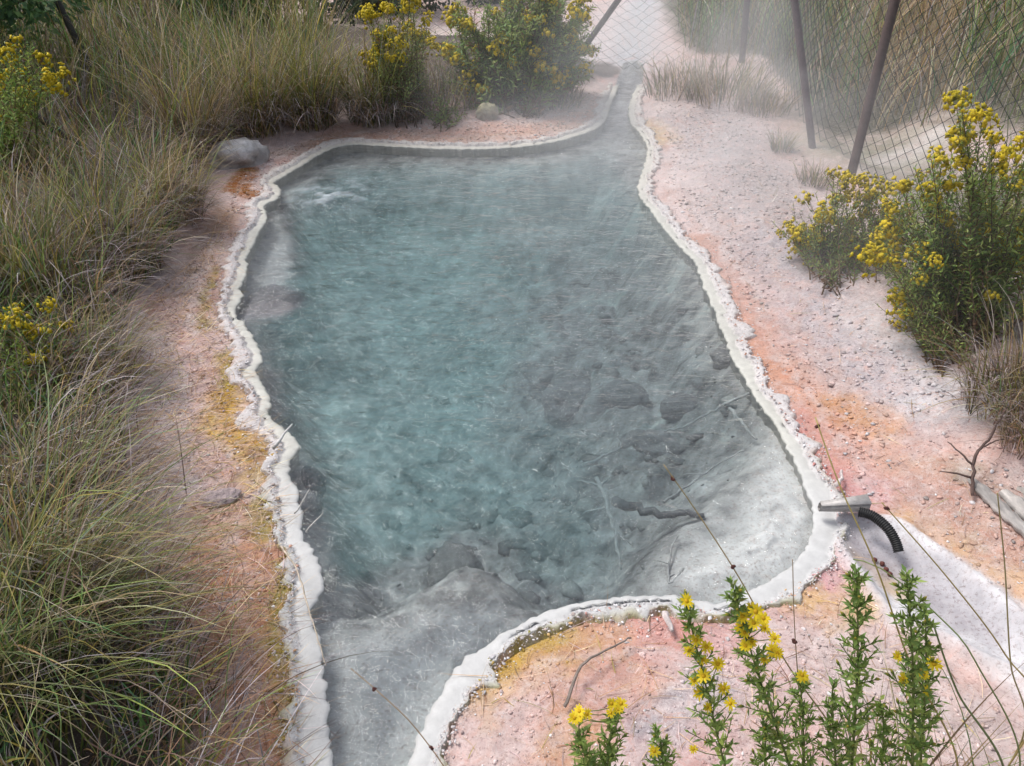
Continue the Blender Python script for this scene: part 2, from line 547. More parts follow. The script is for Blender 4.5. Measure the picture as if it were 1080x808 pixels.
paint(sstep(0.0, 0.5, nC) * 0.5, (0.58, 0.40, 0.37))
paint(sstep(0.0, 0.3, nA) * 0.5, (0.60, 0.36, 0.30))
paint(sstep(0.1, 0.4, nB) * 0.30, (0.68, 0.61, 0.60))
LIL = (0.52, 0.465, 0.475); PINK = (0.58, 0.30, 0.265); ORG = (0.50, 0.24, 0.13); YEL = (0.55, 0.345, 0.035); OLV = (0.34, 0.285, 0.055)
WHT = (0.72, 0.69, 0.69); PAL = (0.69, 0.58, 0.55)
# left shore
stroke([(175, 370), (190, 430), (195, 480), (205, 550)], 0.11, LIL, 0.8)
stroke([(185, 330), (215, 400), (225, 470), (240, 540)], 0.05, PINK, 0.55)
stroke([(195, 300), (205, 340)], 0.07, PAL, 0.8)
stroke([(232, 260), (205, 320), (210, 400), (225, 500), (240, 545)], 0.035, (0.70, 0.56, 0.50), 0.6)
stroke([(245, 590), (262, 640), (270, 700), (285, 760), (300, 850), (320, 1000)], 0.15, ORG, 0.85)
stroke([(225, 540), (245, 570)], 0.06, (0.56, 0.36, 0.27), 0.6)
stroke([(230, 285), (218, 330), (214, 350)], 0.016, OLV, 0.9)
stroke([(240, 378), (245, 400), (238, 420)], 0.035, (0.42, 0.33, 0.06), 0.95)
stroke([(238, 420), (236, 450), (262, 470), (278, 485)], 0.055, YEL, 0.95)
stroke([(262, 505), (275, 500)], 0.04, (0.56, 0.40, 0.15), 0.8)
stroke([(280, 535), (284, 565)], 0.04, OLV, 0.9)
stroke([(302, 600), (299, 650), (299, 700), (307, 750), (320, 815), (325, 900)], 0.022, (0.27, 0.25, 0.04), 0.9)
stroke([(285, 680), (292, 690)], 0.03, (0.33, 0.27, 0.05), 0.8)
stroke([(255, 470), (280, 490), (288, 500)], 0.018, (0.40, 0.25, 0.22), 0.7)
stroke([(243, 290), (240, 335), (250, 345)], 0.03, (0.52, 0.38, 0.36), 0.7)
stroke([(262, 184), (248, 205), (262, 206), (272, 207)], 0.045, (0.33, 0.125, 0.015), 0.95, 0.7)
stroke([(266, 186), (246, 205), (262, 207), (274, 208)], 0.05, (0.30, 0.105, 0.01), 1.0, 0.5)
stroke([(240, 225), (232, 245)], 0.06, (0.55, 0.36, 0.24), 0.7)
stroke([(210, 185), (225, 230), (205, 290)], 0.06, (0.28, 0.22, 0.18), 0.8)
# back shore
stroke([(345, 152), (420, 147), (500, 146), (560, 142), (612, 130), (632, 115)], 0.10, (0.60, 0.39, 0.29), 0.8)
stroke([(470, 145), (560, 140), (615, 126)], 0.06, (0.60, 0.37, 0.31), 0.7)
stroke([(540, 125), (600, 112), (640, 96)], 0.10, (0.50, 0.41, 0.385), 0.7)
stroke([(560, 132), (615, 118), (632, 105)], 0.03, PAL, 0.8)
stroke([(300, 165), (360, 145), (420, 135)], 0.06, (0.42, 0.30, 0.22), 0.6)
# right shore
stroke([(688, 110), (720, 190), (740, 240), (780, 300)], 0.14, (0.68, 0.575, 0.555), 0.85)
stroke([(685, 133), (700, 150)], 0.08, (0.62, 0.45, 0.20), 0.75)
stroke([(735, 255), (760, 305), (790, 355), (815, 395)], 0.07, (0.58, 0.32, 0.22), 0.9, br=1.1)
stroke([(775, 345), (800, 380), (845, 420), (870, 450)], 0.13, (0.57, 0.31, 0.22), 0.85, br=1.1)
stroke([(800, 270), (820, 310)], 0.13, (0.60, 0.38, 0.34), 0.7, br=1.2)
stroke([(745, 130), (790, 200), (830, 270)], 0.27, (0.43, 0.39, 0.395), 0.9, setcrust=1.0)
stroke([(830, 270), (870, 340), (920, 400), (980, 440)], 0.18, (0.47, 0.44, 0.47), 0.85, setcrust=1.0)
stroke([(770, 150), (800, 205), (835, 250)], 0.09, (0.36, 0.30, 0.285), 0.6, br=1.3)
stroke([(740, 250), (775, 320), (820, 370)], 0.05, (0.52, 0.33, 0.29), 0.6, br=1.3)
stroke([(900, 350), (950, 390), (1000, 450)], 0.08, (0.70, 0.68, 0.69), 0.6)
stroke([(960, 445), (1030, 460)], 0.07, (0.66, 0.65, 0.67), 0.7)
stroke([(890, 440), (925, 465)], 0.07, (0.57, 0.31, 0.16), 0.75)
stroke([(845, 465), (875, 510), (900, 530)], 0.10, (0.54, 0.245, 0.225), 0.95)
stroke([(920, 520), (990, 545)], 0.07, (0.60, 0.42, 0.43), 0.7)
stroke([(940, 500), (1010, 520)], 0.04, (0.58, 0.44, 0.30), 0.6)
stroke([(960, 560), (1020, 590), (1080, 640), (1120, 680)], 0.07, (0.62, 0.40, 0.22), 0.75)
stroke([(836, 478), (850, 508), (865, 533)], 0.012, (0.45, 0.34, 0.03), 0.95, 0.6)
stroke([(866, 548), (860, 575), (848, 595)], 0.012, (0.40, 0.32, 0.03), 0.95, 0.6)
stroke([(1000, 535), (1050, 575), (1090, 590)], 0.10, (0.25, 0.24, 0.20), 0.8, setcrust=1.0)
# near shore
stroke([(640, 670), (700, 670), (750, 665)], 0.09, (0.56, 0.29, 0.25), 0.95)
stroke([(860, 590), (840, 625)], 0.08, (0.58, 0.32, 0.33), 0.9)
stroke([(500, 720), (540, 690), (590, 668)], 0.045, (0.40, 0.32, 0.035), 0.95)
stroke([(510, 735), (570, 700), (640, 690)], 0.06, (0.54, 0.34, 0.10), 0.9)
stroke([(480, 735), (505, 700), (545, 672), (600, 655)], 0.010, (0.24, 0.23, 0.03), 0.9, 0.6)
stroke([(640, 720), (670, 740)], 0.06, (0.62, 0.42, 0.24), 0.7)
stroke([(500, 780), (580, 740), (640, 760)], 0.07, (0.64, 0.47, 0.44), 0.8)
stroke([(650, 700), (640, 740), (720, 800)], 0.09, (0.58, 0.35, 0.33), 0.8, br=1.2)
stroke([(770, 680), (800, 720), (860, 780)], 0.08, (0.60, 0.42, 0.41), 0.8, br=1.2)
stroke([(880, 470), (940, 500), (1000, 540), (1060, 590)], 0.08, (0.58, 0.36, 0.30), 0.75, br=1.2)
stroke([(680, 790), (720, 740), (760, 750)], 0.05, (0.46, 0.43, 0.45), 0.85, setcrust=1.0)
stroke([(840, 630), (880, 650), (910, 640)], 0.05, (0.62, 0.43, 0.22), 0.85, br=1.2)
stroke([(600, 800), (610, 770)], 0.05, (0.48, 0.25, 0.10), 0.8)
stroke([(900, 720), (1000, 760), (1080, 820)], 0.12, (0.52, 0.44, 0.42), 0.7)
# ground beyond the fence
stroke([(640, 66), (665, 45), (685, 20), (695, 0), (700, -20)], 0.42, (0.66, 0.62, 0.63), 0.85, 0.5)
stroke([(705, 50), (700, 10)], 0.3, (0.64, 0.50, 0.48), 0.6)
stroke([(340, 50), (420, 52), (490, 62)], 0.75, (0.66, 0.58, 0.54), 0.9, 0.5)
stroke([(870, 130), (960, 190), (1040, 220), (1080, 260)], 0.35, (0.20, 0.19, 0.13), 0.85, 0.8)
stroke([(910, 190), (960, 168), (1000, 155)], 0.06, (0.52, 0.47, 0.42), 0.85)
stroke([(1000, 260), (1060, 235), (1100, 220)], 0.3, (0.16, 0.15, 0.10), 0.85, 0.8)
stroke([(860, 165), (930, 160), (1000, 145)], 0.20, (0.30, 0.31, 0.22), 0.6)
stroke([(930, 165), (990, 152)], 0.07, (0.68, 0.63, 0.60), 0.9)
stroke([(664, 66), (672, 40), (682, 10), (690, -20)], 0.16, (0.50, 0.54, 0.58), 0.85, 0.9)
# tide lines left by the falling water level
tl = (GS > 0.09) & (GS < 0.75) & (gy < 6.6)
fade = sstep(0.75, 0.2, GS) * tl
ph = GS * 42 + 5.5 * nA + 2.5 * nB
paint(sstep(0.55, 0.95, np.sin(ph)) * fade * 0.40 * np.clip(0.7 + 1.2 * nB, 0, 1), (0.72, 0.655, 0.64))
paint(sstep(0.6, 0.97, np.sin(ph * 0.83 + 2.1)) * fade * 0.45 * np.clip(0.5 + 1.5 * nA, 0, 1), (0.48, 0.27, 0.21))
# runoff fan
fd = sdist(GP, FAN)
paint(sstep(0.03, -0.02, fd + 0.02 * nB) * 0.95, (0.50, 0.49, 0.515))
crust[:] = np.where(fd < 0, 0.18, crust)
stroke([(938, 556), (1000, 605), (1085, 680), (1150, 745)], 0.022, (0.76, 0.75, 0.77), 0.95, 0.7, 0.4, 0.1)
stroke([(880, 560), (915, 615), (950, 650)], 0.035, (0.72, 0.71, 0.72), 0.9, 0.8, 0.4, 0.1)
stroke([(960, 650), (1040, 690), (1090, 740)], 0.07, (0.70, 0.69, 0.70), 0.9, 0.8, 0.4, 0.1)
stroke([(905, 580), (930, 600)], 0.035, (0.42, 0.33, 0.28), 0.8)
stroke([(905, 565), (935, 590), (985, 640), (1040, 680)], 0.03, (0.36, 0.335, 0.36), 0.8)
stroke([(980, 640), (1010, 655)], 0.05, (0.40, 0.38, 0.40), 0.5)
stroke([(930, 610), (945, 625)], 0.02, (0.55, 0.40, 0.25), 0.7)
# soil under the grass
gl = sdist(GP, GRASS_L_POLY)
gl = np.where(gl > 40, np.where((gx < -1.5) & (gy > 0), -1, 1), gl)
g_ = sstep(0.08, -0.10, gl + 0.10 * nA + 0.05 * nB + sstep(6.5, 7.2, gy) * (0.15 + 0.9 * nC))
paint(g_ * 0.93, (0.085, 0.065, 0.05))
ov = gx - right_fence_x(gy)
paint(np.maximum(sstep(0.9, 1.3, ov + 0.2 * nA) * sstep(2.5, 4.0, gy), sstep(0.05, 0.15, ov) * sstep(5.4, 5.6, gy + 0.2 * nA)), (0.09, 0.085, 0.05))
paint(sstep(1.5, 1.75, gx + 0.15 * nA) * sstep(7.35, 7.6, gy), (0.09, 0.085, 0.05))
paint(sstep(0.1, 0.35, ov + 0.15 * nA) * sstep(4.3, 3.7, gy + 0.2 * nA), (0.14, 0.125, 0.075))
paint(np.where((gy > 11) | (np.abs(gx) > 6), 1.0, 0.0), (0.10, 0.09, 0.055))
stroke([(880, 285), (960, 330), (1060, 400), (1090, 450)], 0.14, (0.13, 0.10, 0.08), 0.75, 1.0)
stroke([(1050, 430), (1080, 460)], 0.16, (0.12, 0.085, 0.06), 0.9, 0.8)
crust[:] = np.where(g_ > 0.5, 0.3, crust)
# underwater bed
dep = -gz
ins = GS < 0.03
bed = np.zeros_like(base); bed[:] = (0.34, 0.345, 0.345)
nb_ = fbm(gx, gy, 0.25, 5, 21); nb2 = fbm(gx, gy, 0.07, 4, 22)
bed = bed * np.clip(1 + 0.9 * nb_[:, None] + 1.0 * nb2[:, None] + 0.5 * nD[:, None], 0.25, 2)
pt = (sstep(0.22, 0.42, nb_ + 0.35 * nb2) * sstep(1.9, 2.5, gy) * sstep(5.0, 4.2, gy))[:, None]
bed = bed * (1 - 0.4 * pt) + 0.4 * pt * np.array((0.50, 0.62, 0.60))
bl = sstep(0.06, -0.16, sdist(GP, BULB) + 0.10 * nA + 0.08 * nB)
ed = sstep(-0.38, -0.16, GS + 0.09 * nA + 0.07 * nB + 0.03 * nD)
wt = (bl * (0.25 + 0.75 * ed))[:, None]
bed = bed * (1 - wt) + wt * np.array((0.84, 0.85, 0.85))
ol = sstep(0.03, -0.15, sdist(GP, OUTLET))[:, None]
bed = bed * (1 - 0.9 * ol) + 0.9 * ol * (np.array((0.33, 0.35, 0.37)) * (1 + 0.3 * nb2[:, None] + 0.25 * nD[:, None]))
edl = (sstep(-0.13, -0.02, GS + 0.03 * nB) * sstep(2.1, 1.6, gy) * (gx < -0.15))[:, None]
bed = bed * (1 - 0.8 * edl) + 0.8 * edl * np.array((0.62, 0.63, 0.63))
ls = sstep(0.05, -0.12, sdist(GP, LSHELF) + 0.22 * nA + 0.06 * nB)[:, None]
bed = bed * (1 - ls) + ls * np.array((0.50, 0.51, 0.52))
mnd = sstep(0.20, 0.09, np.hypot((gx - MOUND[0]) / 1.15, gy - MOUND[1]) + 0.03 * nA)[:, None]
bed = bed * (1 - mnd) + mnd * np.array((0.25, 0.24, 0.26)) * (1 + 0.3 * nb2[:, None])
lum = base.mean(1)[:, None]
base = (lum + (base - lum) * 1.10) * 0.97
base[ins] = bed[ins]
crust[ins] = 0.25
base = np.clip(base, 0.01, 0.85)

nx, ny = len(xs), len(ys)
i, j = np.meshgrid(np.arange(nx - 1), np.arange(ny - 1), indexing='ij')
Qg = np.stack([i * ny + j, (i + 1) * ny + j, (i + 1) * ny + j + 1, i * ny + j + 1], -1).reshape(-1, 4)
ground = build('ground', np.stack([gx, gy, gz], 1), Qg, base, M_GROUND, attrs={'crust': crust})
tag(ground, 'pink and white mineral shore with ochre stains around the hot pool', kind='structure')

# ------------------------------------------------------------------ water surface
wx = np.arange(POOL[:, 0].min() - 0.06, POOL[:, 0].max() + 0.06, 0.022)
wy = np.arange(POOL[:, 1].min() - 0.06, POOL[:, 1].max() + 0.06, 0.022)
WX, WY = np.meshgrid(wx, wy, indexing='ij')
WP = np.stack([WX.ravel(), WY.ravel()], 1)
WS = sdist(WP, POOL)
keep = WS < np.where(WP[:, 1] > 6.3, 0.068, 0.035)
iw, jw = np.meshgrid(np.arange(len(wx) - 1), np.arange(len(wy) - 1), indexing='ij')
n_ = len(wy)
Qw = np.stack([iw * n_ + jw, (iw + 1) * n_ + jw, (iw + 1) * n_ + jw + 1, iw * n_ + jw + 1], -1).reshape(-1, 4)
Qw = Qw[keep[Qw].all(1)]
used = np.unique(Qw); remap = np.full(len(WP), -1); remap[used] = np.arange(len(used))
Qw = remap[Qw]; WP = WP[used]; WS = WS[used]
wd = pool_depth(WP, WS)
gray = sstep(-0.15, 0.35, WP[:, 0] + 0.05 + 0.35 * fbm(WP[:, 0], WP[:, 1], 0.5, 3, 40)) * sstep(4.4, 3.0, WP[:, 1])
milk = 0.82 * (1 - np.exp(-wd * 1.55)) * (1 - 0.22 * gray)
wc = np.array((0.175, 0.295, 0.302))[None] * (1 - gray[:, None]) + np.array((0.235, 0.265, 0.28))[None] * gray[:, None]
shal = sstep(0.2, 0.09, wd)[:, None]
wc = wc * (1 - shal) + shal * np.array((0.33, 0.355, 0.39))
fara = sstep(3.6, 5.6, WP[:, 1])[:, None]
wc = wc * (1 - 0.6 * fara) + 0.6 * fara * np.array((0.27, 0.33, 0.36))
wc *= (1 + 0.30 * fbm(WP[:, 0], WP[:, 1], 0.5, 4, 41))[:, None]
milk *= 1 + 0.2 * fbm(WP[:, 0], WP[:, 1], 0.4, 3, 42)
bub = flat(345, 205)[:2]
stir = np.exp(-(((WP - bub) ** 2).sum(1)) / 0.22 ** 2)
bz = (stir * sstep(-0.25, 0.35, fbm(WP[:, 0], WP[:, 1], 0.09, 4, 43)))[:, None]
wc = wc * (1 - 0.8 * bz) + 0.9 * bz * np.array((0.74, 0.80, 0.86))
milk = np.clip(milk + 0.35 * bz[:, 0], 0, 0.95)
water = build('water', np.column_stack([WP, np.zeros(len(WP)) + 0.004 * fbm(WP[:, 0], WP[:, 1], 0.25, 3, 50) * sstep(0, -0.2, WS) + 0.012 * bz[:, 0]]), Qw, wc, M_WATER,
              attrs={'milk': np.clip(milk, 0.03, 0.9), 'stir': stir})
tag(water, 'milky turquoise hot spring water in the pool', kind='structure')

# ------------------------------------------------------------------ mineral rim (smooth lip at the waterline and a crusted upper band)
OUT = catmull(flats(POOL_PX), 0.007)
arc = np.concatenate([[0], np.cumsum(np.linalg.norm(np.diff(OUT, axis=0), axis=1))])
total = arc[-1] + np.linalg.norm(OUT[0] - OUT[-1])


def smooth_loop(a, k):
    ker = np.hanning(2 * k + 3)[1:-1]; ker /= ker.sum()
    p = np.concatenate([a[-k:], a, a[:k]])
    return np.stack([np.convolve(p[:, c], ker, 'valid') for c in range(a.shape[1])], 1)


SM = smooth_loop(OUT, 14)
tg = np.roll(SM, -1, 0) - np.roll(SM, 1, 0); tg /= np.linalg.norm(tg, axis=1)[:, None] + 1e-12
nor = np.stack([tg[:, 1], -tg[:, 0]], 1)
probe = sdist(OUT + nor * 0.03, POOL)
if (probe > 0).mean() < 0.5:
    nor = -nor
nor = smooth_loop(nor, 14); nor /= np.linalg.norm(nor, axis=1)[:, None] + 1e-12
ox, oy = OUT[:, 0], OUT[:, 1]
leftlow = sstep(2.1, 1.7, oy) * (ox < -0.1)
bottom = sstep(2.2, 1.7, oy) * (ox >= -0.1)
w1 = 0.038 + 0.030 * fbm(ox, oy, 0.16, 4, 60) + 0.010 * fbm(ox, oy, 0.03, 2, 160) + 0.015 * leftlow - 0.012 * bottom * (ox < 0.62) + 0.02 * sstep(0.55, 0.75, ox) * sstep(2.0, 1.8, oy)
scal = 0.012 * np.abs(fbm(ox, oy, 0.075, 3, 61)) * 2 - 0.006 + 0.008 * fbm(ox, oy, 0.022, 3, 62)
scal *= 1 - 0.35 * bottom
edge2 = 0.014 * fbm(ox, oy, 0.06, 3, 63) + 0.009 * fbm(ox, oy, 0.018, 2, 64)
w2 = np.clip(0.038 + 0.06 * fbm(ox, oy, 0.2, 3, 65) + 0.045 * fbm(ox, oy, 0.05, 3, 68) - 0.025 * leftlow - 0.03 * bottom, 0.006, 0.2)
zu = 0.018 + 0.006 * fbm(ox, oy, 0.1, 3, 66) - 0.004 * leftlow - 0.004 * bottom
lipz = 0.0055 + 0.003 * fbm(ox, oy, 0.09, 3, 67)
rows = []
rows.append((0.012 - scal, np.full(len(ox), -0.09), 0))
rows.append((0.004 - scal, np.full(len(ox), -0.022), 0))
rows.append((-0.004 - scal, np.full(len(ox), -0.004), 0))
rows.append((-0.003 - scal, lipz * 0.6, 0))
rows.append((0.006 - scal, lipz, 0))
rows.append((0.022 - scal * 0.5, lipz + 0.003, 0))
rows.append((w1 + edge2 - 0.006, lipz + 0.002, 0.1))
rows.append((w1 + edge2, lipz + 0.001, 0.6))
rows.append((w1 + edge2 + 0.004, zu - 0.006, 0.9))
rows.append((w1 + edge2 + 0.012, zu, 1))
for f_ in (0.3, 0.5, 0.7, 0.85):
    rows.append((w1 + 0.012 + f_ * w2, zu + 0.004 * np.sin(f_ * PI), 1))
rows.append((w1 + 0.012 + w2, zu - 0.004, 1))
rows.append((w1 + 0.022 + w2, zu - 0.022, 1))
rows.append((w1 + 0.03 + w2, np.full(len(ox), -0.02), 1))
RV = []; RC = []; RK = []
cl_ = np.array((0.56, 0.55, 0.50)); cw_ = np.array((0.66, 0.62, 0.615))
for k, (off, z, cr_) in enumerate(rows):
    q = OUT + nor * np.asarray(off)[:, None]
    zz = np.asarray(z, float).copy()
    if k >= 9 and k < 14:
        zz = zz + 0.005 * fbm(q[:, 0], q[:, 1], 0.028, 3, 70 + k) + 0.003 * fbm(q[:, 0], q[:, 1], 0.01, 2, 90)
    zz = zz - 0.07 * sstep(6.5, 7.3, oy)
    RV.append(np.column_stack([q, zz]))
    cc = cl_ * (1 - cr_) + cw_ * cr_
    cc = cc[None] * np.ones((len(ox), 1))
    cc = cc * (1 + 0.10 * fbm(ox, oy, 0.15, 3, 71)[:, None] + 0.14 * fbm(q[:, 0], q[:, 1], 0.03, 3, 171)[:, None])
    cc = cc + (np.array((0.58, 0.58, 0.585)) - cc) * np.maximum(leftlow, bottom)[:, None] * 0.8
    if k < 2: cc = cc * 0.8
    bk = sstep(3.9, 4.6, oy)[:, None]
    cc = cc * (1 - 0.35 * bk) + 0.35 * bk * np.array((0.66, 0.60, 0.52))
    if k >= 9:
        f2 = (k - 9) / 6
        st = (sstep(0.25 - 0.45 * f2, 0.45 - 0.35 * f2, fbm(q[:, 0], q[:, 1], 0.10, 4, 72)) * (0.35 + 0.6 * f2))[:, None]
        cc = cc * (1 - st) + st * np.array((0.60, 0.47, 0.42))
        ol_ = (np.maximum(leftlow, bottom) * sstep(-0.25, 0.25, fbm(q[:, 0], q[:, 1], 0.07, 3, 73)) * f2 * 0.9)[:, None]
        cc = cc * (1 - ol_) + ol_ * np.array((0.38, 0.34, 0.10))
    RC.append(cc); RK.append(np.full(len(ox), cr_))
RV = np.stack(RV, 0); nr, nl = RV.shape[:2]
i, j = np.meshgrid(np.arange(nr - 1), np.arange(nl), indexing='ij')
j2 = (j + 1) % nl
Qr = np.stack([i * nl + j, i * nl + j2, (i + 1) * nl + j2, (i + 1) * nl + j], -1).reshape(-1, 4)
rim = build('mineral_rim', RV.reshape(-1, 3), Qr, np.vstack(RC), M_RIM, attrs={'crust': np.concatenate(RK)})
tag(rim, 'scalloped white mineral lip around the pool edge', kind='structure')

# ------------------------------------------------------------------ blades
def blades(base, L, az, th0, th1, w, c0, c1, K=6, pw=1.3, curl=0.5, rng=RNG):
    n = len(base)
    t = np.linspace(0, 1, K + 1); tm = (t[:-1] + t[1:]) / 2
    th = th0[:, None] + (th1 - th0)[:, None] * tm[None] ** pw
    a = az[:, None] + (rng.normal(0, curl, n))[:, None] * tm[None]
    st = (L / K)[:, None]
    D = np.stack([np.sin(th) * np.cos(a), np.sin(th) * np.sin(a), np.cos(th)], -1) * st[..., None]
    P = np.concatenate([np.zeros((n, 1, 3)), np.cumsum(D, 1)], 1) + base[:, None]
    sa = az + PI / 2 + rng.uniform(-0.9, 0.9, n)
    S = np.stack([np.cos(sa), np.sin(sa), np.zeros(n)], -1)
    prof = np.clip(1 - t ** 2.2, 0.08, 1) * (0.7 + 0.3 * np.minimum(1, t * 4))
    W = (w[:, None] * prof[None] * 0.5)[..., None] * S[:, None]
    V = np.stack([P - W, P + W], 2).reshape(-1, 3)
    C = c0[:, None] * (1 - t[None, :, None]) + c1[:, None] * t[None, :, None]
    C = np.repeat(C[:, :, None], 2, 2).reshape(-1, 3)
    k = np.arange(n)[:, None] * (2 * (K + 1)) + np.arange(K)[None] * 2
    Q = np.stack([k, k + 1, k + 3, k + 2], -1).reshape(-1, 4)
    return V, Q, C


GREEN = np.array([(0.15, 0.28, 0.08), (0.20, 0.34, 0.10), (0.26, 0.36, 0.11), (0.11, 0.25, 0.11)])
OLIVE = np.array([(0.31, 0.31, 0.07), (0.38, 0.36, 0.09), (0.23, 0.26, 0.06), (0.48, 0.38, 0.10)])
STRAW = np.array([(0.58, 0.46, 0.30), (0.48, 0.36, 0.22), (0.72, 0.61, 0.46), (0.46, 0.30, 0.15), (0.36, 0.24, 0.14)])
DEAD = np.array([(0.36, 0.30, 0.31), (0.46, 0.40, 0.42), (0.58, 0.52, 0.53), (0.22, 0.14, 0.12), (0.30, 0.17, 0.11)])


def pick(mix, n, rng=RNG):
    """mix: weights of green, olive, straw, dead"""
    pal = [GREEN, OLIVE, STRAW, DEAD]
    w = np.array(mix, float); w /= w.sum()
    which = rng.choice(4, n, p=w)
    out = np.zeros((n, 3))
    for q in range(4):
        m = which == q
        out[m] = pal[q][rng.integers(0, len(pal[q]), m.sum())]
    return out * np.clip(np.exp(rng.normal(-0.12, 0.42, (n, 1))), 0.28, 1.8)


def tussock(name, px, py, n, L, mix, label, lean=0.0, lean_az=0.0, spread=0.10, fan=0.7, droop=1.6, w=0.004, group=None, thatch=0, rng=RNG, K=7,
            thatch_az=None, base=None):
    b = onground(px, py) if base is None else np.array(base)
    r = spread * np.sqrt(rng.uniform(0, 1, n)); a = rng.uniform(0, 2 * PI, n)
    bx, by = r * np.cos(a), r * np.sin(a)
    B = np.stack([bx, by, ground_z(b[0] + bx, b[1] + by) - b[2] - 0.01], 1)
    az = a + rng.normal(0, 0.7, n)
    if lean:
        az = np.where(rng.uniform(0, 1, n) < lean, lean_az + rng.normal(0, 0.55, n), az)
    th0 = np.abs(rng.normal(0.10, 0.15, n)) + 0.25 * fan * r / spread
    th1 = th0 + rng.uniform(0.1, droop, n)
    Ls = L * rng.uniform(0.45, 1.1, n)
    c0 = pick(mix, n, rng); c1 = c0 * 0.5 + 0.5 * pick((0.5, 1, 2, 1), n, rng)
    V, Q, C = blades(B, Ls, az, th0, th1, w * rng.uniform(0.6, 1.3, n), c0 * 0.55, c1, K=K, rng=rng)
    mb = MB(); mb.add(V, Q, None, C)
    if thatch:
        m = thatch
        r = spread * 1.1 * np.sqrt(rng.uniform(0, 1, m)); a = rng.uniform(0, 2 * PI, m)
        bx, by = r * np.cos(a), r * np.sin(a)
        B = np.stack([bx, by, ground_z(b[0] + bx, b[1] + by) - b[2] + rng.uniform(0.0, 0.10, m)], 1)
        az = a if thatch_az is None else np.where(rng.uniform(0, 1, m) < 0.75, thatch_az + rng.normal(0, 0.6, m), a)
        th0 = rng.uniform(0.3, 1.1, m); th1 = rng.uniform(1.5, 2.5, m)
        c = pick((0, 0.1, 0.5, 3), m, rng)
        V, Q, C = blades(B, L * rng.uniform(0.25, 0.55, m), az, th0, th1, w * rng.uniform(0.5, 1.0, m), c * 0.8, c, K=K, rng=rng)
        mb.add(V, Q, None, C)
    o = mb.build(name, M_GRASS)
    o.location = b
    return tag(o, label, 'grass', group)


# ---- meadow grass on the left bank: nobody could count it
def scatter(poly, n, rng=RNG):
    lo, hi = poly.min(0), poly.max(0)
    out = []
    while sum(map(len, out)) < n:
        p = rng.uniform(lo, hi, (n, 2))
        out.append(p[inside(p, poly)])
    return np.vstack(out)[:n]


def meadow(poly, n, hgt, mix_fn, rng=RNG, w=0.0035, droop=1.5, K=5, lean=None, lean_p=0.0):
    p = scatter(poly, n, rng)
    dens = fbm(p[:, 0], p[:, 1], 0.3, 3, 80)
    p = p[rng.uniform(-0.75, 0.5, len(p)) < dens]
    n = len(p)
    B = np.column_stack([p, ground_z(p[:, 0], p[:, 1]) - 0.01])
    az = rng.uniform(0, 2 * PI, n)
    # neighbours fall the same way
    flow = 6.0 * fbm(p[:, 0], p[:, 1], 0.5, 2, 81)
    az = np.where(rng.uniform(0, 1, n) < 0.5, flow + rng.normal(0, 0.5, n), az)
    if lean is not None:
        az = np.where(rng.uniform(0, 1, n) < lean_p, lean + rng.normal(0, 0.5, n), az)
    th0 = np.abs(rng.normal(0.1, 0.3, n)); th1 = th0 + rng.uniform(0.0, droop, n)
    Ls = hgt * rng.uniform(0.35, 1.15, n) * (1 + 0.5 * fbm(p[:, 0], p[:, 1], 0.45, 2, 82))
    c0, c1 = mix_fn(p, n)
    return blades(B, Ls, az, th0, th1, w * rng.uniform(0.6, 1.4, n), c0, c1, K=K, rng=rng)


def mixer(gscale, seed, a=(3.6, 1.4, 0.4, 0.7), b=(1.2, 1.2, 1.4, 1.8), rng=RNG):
    def f(p, n):
        v = fbm(p[:, 0], p[:, 1], gscale, 3, seed) > rng.normal(0, 0.18, n)
        c0 = np.where(v[:, None], pick(a, n, rng), pick(b, n, rng))
        c1 = np.where(rng.uniform(0, 1, n)[:, None] < 0.4, pick((0.4, 1, 2, 1), n, rng), c0 * 1.1)
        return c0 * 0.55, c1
    return f


mg = MB()
near_poly = np.vstack([GRASS_L[0:12], flats([(120, 330), (-120, 300), (-420, 420), (-420, 800), (-300, 1100), (100, 1100)])])
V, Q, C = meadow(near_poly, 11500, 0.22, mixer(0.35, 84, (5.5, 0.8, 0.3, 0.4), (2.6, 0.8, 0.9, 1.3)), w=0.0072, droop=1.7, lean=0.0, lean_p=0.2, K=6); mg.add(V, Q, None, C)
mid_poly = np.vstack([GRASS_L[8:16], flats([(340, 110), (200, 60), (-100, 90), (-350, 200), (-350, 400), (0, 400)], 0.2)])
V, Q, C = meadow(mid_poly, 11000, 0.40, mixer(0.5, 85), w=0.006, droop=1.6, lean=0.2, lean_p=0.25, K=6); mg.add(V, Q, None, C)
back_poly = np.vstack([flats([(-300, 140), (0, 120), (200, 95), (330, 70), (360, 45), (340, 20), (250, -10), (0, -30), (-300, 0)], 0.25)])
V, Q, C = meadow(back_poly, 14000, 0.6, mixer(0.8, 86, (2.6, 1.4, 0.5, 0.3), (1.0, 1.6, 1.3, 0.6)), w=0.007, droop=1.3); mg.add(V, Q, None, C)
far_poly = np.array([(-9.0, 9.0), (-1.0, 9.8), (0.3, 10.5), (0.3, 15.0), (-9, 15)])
V, Q, C = meadow(far_poly, 7000, 0.9, mixer(1.2, 87, (2.5, 1, 0.5, 0.2), (0.8, 1, 1.5, 0.3)), w=0.012, droop=1.2); mg.add(V, Q, None, C)
